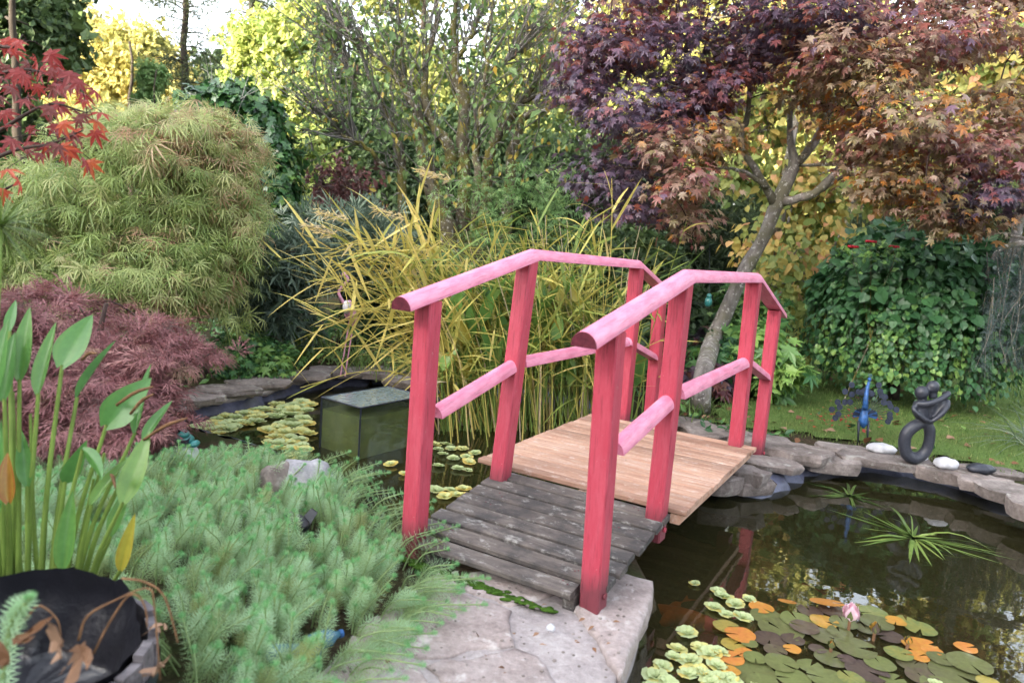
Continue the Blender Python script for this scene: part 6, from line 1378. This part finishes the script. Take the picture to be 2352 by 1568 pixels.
# ---------------------------------------------------------------- ornaments
def remeshed(name, mb, voxel, mat, parent, smooth_it=6):
    me = mesh_np(name, np.concatenate(mb.V), mb.faces()); o = bpy.data.objects.new(name, me); COL.objects.link(o)
    m = o.modifiers.new('r', 'REMESH'); m.mode = 'VOXEL'; m.voxel_size = voxel; s = o.modifiers.new('s', 'SMOOTH'); s.iterations = smooth_it; s.factor = .5
    dg = bpy.context.evaluated_depsgraph_get(); me2 = bpy.data.meshes.new_from_object(o.evaluated_get(dg)); bpy.data.objects.remove(o)
    n = len(me2.vertices); V = np.zeros(n * 3); me2.vertices.foreach_get('co', V); V = V.reshape(-1, 3) - wloc(parent); me2.vertices.foreach_set('co', V.ravel()); me2.polygons.foreach_set('use_smooth', [True] * len(me2.polygons)); me2.materials.clear(); me2.materials.append(mat); me2.name = name
    return link(name, me2, parent)
def statue():
    base = onz(2098, 1058, .035); D = float(depth(base)); t = thing('embrace_statue', 'dark grey stone statue of two embracing figures on the far pond edge', 'statue', base)
    k = D / FPX; up = A(0, 0, 1); rt = nrm(A(RIGHT[0], RIGHT[1], 0)); back = A(-rt[1], rt[0], 0)
    # zoom coordinates (x right, y down from the top) of the outline, turned upright
    def Q(x, y, d=0): 
        u = ((x - 1600) * math.cos(.10) + (y - 1640) * math.sin(.10)) / 3.0 * k; v = (-(y - 1640) * math.cos(.10) + (x - 1600) * math.sin(.10)) / 3.0 * k; return base + rt * u + up * v + back * (d / 3.0 * k)
    z = k / 3.0; mb = MB()
    def T(pts, rad, n=16): mb.add(*tube(spline([Q(*p) for p in pts], n), np.interp(np.linspace(0, 1, n), np.linspace(0, 1, len(rad)), rad) * z, 10))
    mb.add(*ball(Q(1628, 1160, -6), (46 * z, 44 * z, 48 * z), 16, 10)); mb.add(*ball(Q(1709, 1126, 8), (43 * z, 42 * z, 46 * z), 16, 10))
    T([(1640, 1185, 0), (1640, 1215, 0)], [26, 30]); T([(1705, 1160, 6), (1715, 1200, 6)], [26, 30])
    T([(1625, 1225, -10), (1622, 1280, -6), (1648, 1330, 0), (1665, 1370, 0)], [48, 52, 44, 32]); T([(1745, 1215, 8), (1752, 1250, 6), (1715, 1310, 0), (1670, 1370, 0)], [50, 54, 46, 32]); T([(1690, 1230, 0), (1685, 1300, 0), (1668, 1360, 0)], [50, 48, 32])
    T([(1585, 1232, -30), (1640, 1226, -60), (1720, 1198, -62), (1792, 1165, -34), (1790, 1180, 20)], [24, 22, 20, 20, 18])
    T([(1585, 1238, -30), (1556, 1258, -44), (1572, 1288, -62), (1618, 1326, -66), (1664, 1350, -60)], [18, 15, 16, 17, 14]); T([(1795, 1220, -10), (1780, 1252, -44), (1728, 1304, -66), (1666, 1352, -64)], [26, 22, 18, 14])
    T([(1660, 1365, 0), (1590, 1395, 0), (1540, 1450, 0), (1532, 1530, 0), (1556, 1596, 0), (1606, 1622, 0)], [34, 42, 42, 40, 42, 46]); T([(1660, 1365, 0), (1695, 1410, 0), (1702, 1480, 0), (1688, 1555, 0), (1650, 1606, 0), (1598, 1624, 0)], [32, 38, 36, 36, 40, 46])
    remeshed('body', mb, 6.5 * z, M['statue'], t)
statue()
def peacock():
    rng = np.random.default_rng(99); b0 = onz(1985, 1015, 0); D = float(depth(b0)); k = D / FPX; t = thing('metal_peacock', 'blue metal peacock garden ornament with a fan tail on the lawn', 'garden ornament', b0)
    P = lambda x, y, d=0: at(1567.6 + x / 3.0, 522.5 + y / 3.0, D + d)
    mb = MB(); q = spline([P(1245, 1380), P(1245, 1340), P(1250, 1290), P(1258, 1240)], 10); mb.add(*tube(q, np.array([8, 18, 27, 31, 32, 30, 27, 22, 18, 14]) / 3 * k, 12)); mb.build('body', M['blue_metal'], t, True)
    mb = MB(); mb.add(*tube(spline([P(1258, 1250, -.02), P(1262, 1190, -.04), P(1272, 1120, -.03), P(1285, 1060, -.02)], 12), np.linspace(20, 9, 12) / 3 * k, 10)); h = P(1288, 1045, -.03); mb.add(*ball(h, 13 / 3 * k, 10, 8)); mb.add(*tube([h, h + A(-.01, -.045, -.01)], [.007, .001], 6))
    for i in range(3): mb.add(*tube([h, h + A(.012 * (i - 1), 0, .04)], .0015, 4))
    mb.build('neck', M['blue_metal'], t, True)
    for x in (1210, 1275):
        mb = MB(); a = P(x + 5, 1330); e = P(x - 2, 1500); e[2] = ground_z(e[0], e[1]); mb.add(*tube([a, a * .55 + e * .45, e], [.011, .008, .004], 7)); mb.build('leg', M['blue_metal' if x < 0 else 'dark_metal'], t, True)
    c = P(1255, 1290, .05)
    for i in range(26):
        a = math.radians(-12 + 204 * i / 25); r = rng.uniform(.55, 1.0) * 235 / 3 * k; d = rt_ = nrm(A(RIGHT[0], RIGHT[1], 0)) * math.cos(a) + A(0, 0, 1) * math.sin(a); e = c + d * r + A(0, .10 * r, 0); mb = MB(); mb.add(*tube([c, c * .4 + e * .6, e], .0022, 5)); mb.build('tail_feather', M['dark_metal'], t)
        nn = nrm(A(0, -1, .15)); mb = MB(); mb.add(*tube([e - nn * .002, e + nn * .002], 21 / 3 * k, 14)); mb.build('tail_eye', M['slate_metal'], t); mb = MB(); mb.add(*tube([e - nn * -.002, e + nn * .004], 9 / 3 * k, 10)); mb.build('tail_eye_centre', M['dark_metal'], t)
    for i in range(16):
        a = math.radians(-15 + 210 * i / 15); d = nrm(A(RIGHT[0], RIGHT[1], 0)) * math.cos(a) + A(0, 0, 1) * math.sin(a) * .6; e = c + d * 58 / 3 * k * 1.5; sd = np.cross(d, A(0, 1, 0)) * .006; part('short_feather', np.array([c + sd, c - sd, e - sd * 1.6, e + sd * 1.6]) - A(0, .01, 0), np.array([[0, 1, 2, 3]]), M['blue_metal' if i % 3 == 0 else 'slate_metal'], t)
peacock()
def flamingo():
    D = 6.5; b = gpt(803, D); t = thing('flamingo_ornament', 'pink flamingo garden ornament half hidden behind the reeds', 'garden ornament', b); mb = MB()
    mb.add(*ball(at(803, 715, D), (.045, .08, .075), 12, 8)); mb.add(*tube(spline([at(806, 745, D), at(810, 730, D), at(800, 690, D)], 6), [.015, .03, .045, .045, .035, .02], 9)); mb.build('body', M['pink_plastic'], t, True)
    mb = MB(); mb.add(*tube(spline([at(792, 700, D), at(778, 672, D), at(792, 652, D), at(800, 640, D), at(790, 628, D)], 14), np.linspace(.016, .010, 14), 8)); mb.add(*ball(at(790, 630, D), .02, 10, 7)); mb.build('neck', M['pink_plastic'], t, True)
    mb = MB(); mb.add(*ball(at(796, 705, D - .1), (.035, .05, .06), 10, 7)); mb.build('wing', M['white_plastic'], t, True)
    mb = MB(); mb.add(*tube([at(790, 632, D - .02), at(777, 645, D - .06)], [.012, .002], 6)); mb.build('beak', M['black_plastic'], t)
    for dx in (-4, 6): mb = MB(); mb.add(*tube([at(806 + dx, 740, D), b + A(dx * .004, 0, 0)], .006, 6)); mb.build('leg', M['pink_plastic'], t)
flamingo()
def broad_plant():
    rng = np.random.default_rng(112); b = onz(745, 800, 0); t = thing('broad_leaved_plant', 'clump of broad dark green leaves at the foot of the flamingo', 'plant', b); mb = MB()
    for i in range(26):
        a = rng.uniform(0, 6.28); r0 = b + A(rng.normal() * .16, rng.normal() * .08, 0); tp = r0 + A(math.cos(a) * .22, math.sin(a) * .15, rng.uniform(.15, .5)); mb.add(*tube(spline([r0, (r0 + tp) / 2 + A(0, 0, .06), tp], 6), .004, 5, False)); d = nrm(A(math.cos(a), math.sin(a) - .3, rng.uniform(-.5, .3)))
        lance(rng, tp, tp + d * rng.uniform(.14, .24), rng.uniform(.09, .14), M['lf_mound'], t, rng.uniform(.3, .6), .12, .25, heart=.5, nl=7, nw=3, side=np.cross(d, A(0, -.3, 1)))
    mb.build('stems', M['stem_green'], t)
broad_plant()
def stone_thing(px, py, z, s, lab, mat='white_stone', seed=0, cat='stone', name='white_stone', group=None):
    rng = np.random.default_rng(seed + 300); c = onz(px, py, z); v, f = ball((0, 0, 0), s, 14, 9); n = nrm(v); v = v * (1 + .16 * np.sin(n[:, :1] * 5 + seed) * np.sin(n[:, 1:2] * 4 + 1) + rng.normal(size=(len(v), 1)) * .035); o = part(name, v, f, M[mat], None, None, True); o.location = c.tolist(); return tag(o, lab, cat, group)
stone_thing(2025, 1030, .03, (.10, .07, .04), 'smooth white stone between the peacock and the statue', seed=1); stone_thing(2172, 1064, .04, (.085, .06, .04), 'rounded white stone right of the statue', seed=2); stone_thing(2250, 1076, .04, (.10, .05, .035), 'flat black stone on the grass right of the statue', 'statue', 3, 'stone', 'black_stone'); stone_thing(2115, 1052, .02, (.05, .04, .03), 'small white stone at the foot of the statue', seed=4)
stone_thing(700, 1112, .05, (.15, .12, .12), 'big pale rock half buried in the feathery carpet', 'pale_rock', 5, 'stone', 'pale_rock'); stone_thing(640, 1108, .06, (.085, .07, .10), 'grey white rock left of the big pale rock in the carpet', 'bank_stone', 6, 'stone', 'rock'); stone_thing(425, 1052, .05, (.075, .065, .075), 'white stone plinth under the small teal frog', seed=7)
stone_thing(1265, 1441, .015, (.016, .014, .013), 'tiny white pebble beside the lowest grey plank', seed=8, cat='pebble', name='pebble')
def frog():
    b = onz(425, 1052, .05) + A(0, 0, .07); t = thing('frog_light', 'small teal frog solar light on a white stone at the pond edge', 'garden ornament', b); mb = MB(); mb.add(*ball(b + A(0, 0, .03), (.045, .04, .03), 12, 8)); mb.add(*ball(b + A(.0, -.02, .062), (.03, .03, .022), 12, 8)); mb.build('body', M['teal'], t, True)
    for s in (-1, 1):
        mb = MB(); mb.add(*ball(b + A(.016 * s, -.03, .082), .008, 9, 6)); mb.build('eye', M['black_plastic'], t, True); mb = MB(); mb.add(*ball(b + A(.055 * s, -.015, .015), (.022, .04, .018), 9, 6)); mb.build('leg', M['teal'], t, True)
    v = np.array([[x, y, z] for z in (0, .012) for x, y in ((-.032, -.045), (.032, -.045), (.032, .0), (-.032, .0))]) + b + A(0, -.012, .045); v[:, 2] += (v[:, 1] - b[1]) * .6; part('solar_panel', v, np.array([[3, 2, 1, 0], [4, 5, 6, 7], [0, 1, 5, 4], [1, 2, 6, 5], [2, 3, 7, 6], [3, 0, 4, 7]]), M['black_plastic'], t)
frog()
def crow():
    b = onz(690, 1240, .02); D = float(depth(b)) - .05; t = thing('bird_ornament', 'black bird shaped ornament poking out of the feathery carpet', 'garden ornament', b); mb = MB(); c = at(693, 1195, D)
    mb.add(*tube(spline([at(700, 1222, D), at(694, 1200, D), at(683, 1180, D)], 8), np.array([4, 14, 17, 16, 13, 10, 7, 3]) * D / FPX, 10)); mb.build('body', M['black_plastic'], t, True)
    for (x0, y0, x1, y1) in ((700, 1200, 722, 1172), (676, 1205, 662, 1178)):
        a, e = at(x0, y0, D), at(x1, y1, D + .02); n = nrm(np.cross(e - a, FWD)) * .022; part('wing', np.array([a - n, a + n, e + n * .7, e - n * .7, a - n + FWD * .01, a + n + FWD * .01, e + n * .7 + FWD * .01, e - n * .7 + FWD * .01]), np.array([[0, 1, 2, 3], [7, 6, 5, 4], [0, 4, 5, 1], [1, 5, 6, 2], [2, 6, 7, 3], [3, 7, 4, 0]]), M['black_plastic'], t)
    mb = MB(); mb.add(*tube([b - A(0, 0, .03), c], .006, 6)); mb.build('stake', M['dark_metal'], t)
crow()
def feeder():
    D = 6.3; c = at(1627, 693, D); t = thing('hanging_ornament', 'small teal bird shaped ornament hanging in the maple beside the trunk', 'garden ornament', c); mb = MB(); mb.add(*ball(c, (.032, .032, .045), 12, 8)); mb.add(*ball(c + A(0, -.005, .05), .022, 10, 7)); mb.build('body', M['teal'], t, True); mb = MB(); mb.add(*tube([c + A(0, 0, .06), at(1630, 560, D + .1)], .0015, 4)); mb.build('cord', M['dark_metal'], t)
feeder()
def glass_bits():
    m, nt, out = new_mat('blue_glass'); p = pbsdf(nt, out, (.10, .24, .34), .12, .6); p.inputs['Transmission Weight'].default_value = .35
    for (px, py, lab, yaw) in ((668, 1500, 'pale blue plastic bottle lying in the feathery carpet near the paving', .2), (742, 1468, 'blue plastic bottle end showing among the feathery stems', 1.0)):
        c = onz(px, py, .035); t = thing('plastic_bottle', lab, 'bottle', c); d = A(math.cos(yaw), math.sin(yaw) * .6, 0); q = [c - d * .07, c - d * .06, c + d * .03, c + d * .055, c + d * .075]; mb = MB(); mb.add(*tube(q, [.015, .028, .028, .014, .011], 12)); mb.build('body', m, t, True); mb = MB(); mb.add(*tube([c + d * .074, c + d * .09], .013, 10)); mb.build('cap', M['blue_metal'], t)
glass_bits()
def grit():
    rng = np.random.default_rng(113); mb = MB(); mn, mx = REG.min(0), REG.max(0); n = 0
    while n < 260:
        q = rng.uniform(mn, mx)
        if q[1] < 1.5 or poly_sd(q[None], REG)[0] > -.03: n += 1; continue
        s = rng.uniform(.002, .006); mb.add(*ball((q[0], q[1], .012), (s * 1.3, s, s * .7), 6, 4)); n += 1
    mb.build('grit', M['bank_stone'], None)['kind'] = 'stuff'
    n = 46; P = np.array([rng.uniform(mn, mx) for _ in range(400)]); P = P[(poly_sd(P, REG) < -.04) & (P[:, 1] > 1.6)][:n]; n = len(P); P = np.column_stack([P, np.full(n, .018)])
    L = Leaves().add(P, rng.normal(size=(n, 3)) * A(1, 1, .15), rng.normal(size=(n, 3)) * .25 + A(0, 0, 1), rng.uniform(.012, .03, n), rng.uniform(.1, .9, n)); L.build(T_OV, 'leaf_crumbs', M['dead_leaf'], None)['kind'] = 'stuff'
grit()
def petals():
    rng = np.random.default_rng(110); n = 90; pts = [onz(rng.normal(1950, 55), rng.normal(965, 12), .02) for _ in range(n)]; P = np.array(pts); L = Leaves().add(P + A(0, 0, .015), rng.normal(size=(n, 3)) * A(1, 1, .2), rng.normal(size=(n, 3)) * .3 + A(0, 0, 1), rng.uniform(.02, .04, n), rng.uniform(.3, .8, n)); L.build(T_OVW, 'fallen_petals', M['lf_redmaple'], None)['kind'] = 'stuff'
    n = 420; x = rng.uniform(-2.5, 5, n); y = rng.uniform(4.5, 9, n); ok = poly_sd(np.stack([x, y], 1), POND) > .12; x, y = x[ok], y[ok]; n = len(x); P = np.column_stack([x, y, ground_z(x, y) + .03]); L = Leaves().add(P, rng.normal(size=(n, 3)) * A(1, 1, .25), rng.normal(size=(n, 3)) * .35 + A(0, 0, 1), rng.uniform(.04, .09, n), rng.uniform(.2, 1, n)); L.build(T_OVW, 'fallen_leaves', M['dead_leaf'], None)['kind'] = 'stuff'
petals()
def ground_cover():
    rng = np.random.default_rng(111); n = 9000; x = rng.uniform(-4.5, 5.5, n); y = rng.uniform(4.8, 9.5, n); pq = np.stack([x, y], 1); sd = poly_sd(pq, POND); sl = poly_sd(pq, LAWN); ok = (sd > .32) & ((sl > 0) | (rng.random(n) < .03)); x, y = x[ok], y[ok]; n = len(x); cl = .5 + .3 * np.sin(x * 3) * np.sin(y * 4)
    P = np.column_stack([x, y, ground_z(x, y) + rng.uniform(.0, .10, n) * (cl + .2)]); L = Leaves().add(P, rng.normal(size=(n, 3)) * A(1, 1, .6) + A(0, 0, .5), rng.normal(size=(n, 3)) * .4 + A(0, -.3, 1), rng.uniform(.04, .10, n), cl + rng.normal(size=n) * .15); L.build(T_OV, 'ground_cover', M['lf_mound'], None)['kind'] = 'stuff'
ground_cover()
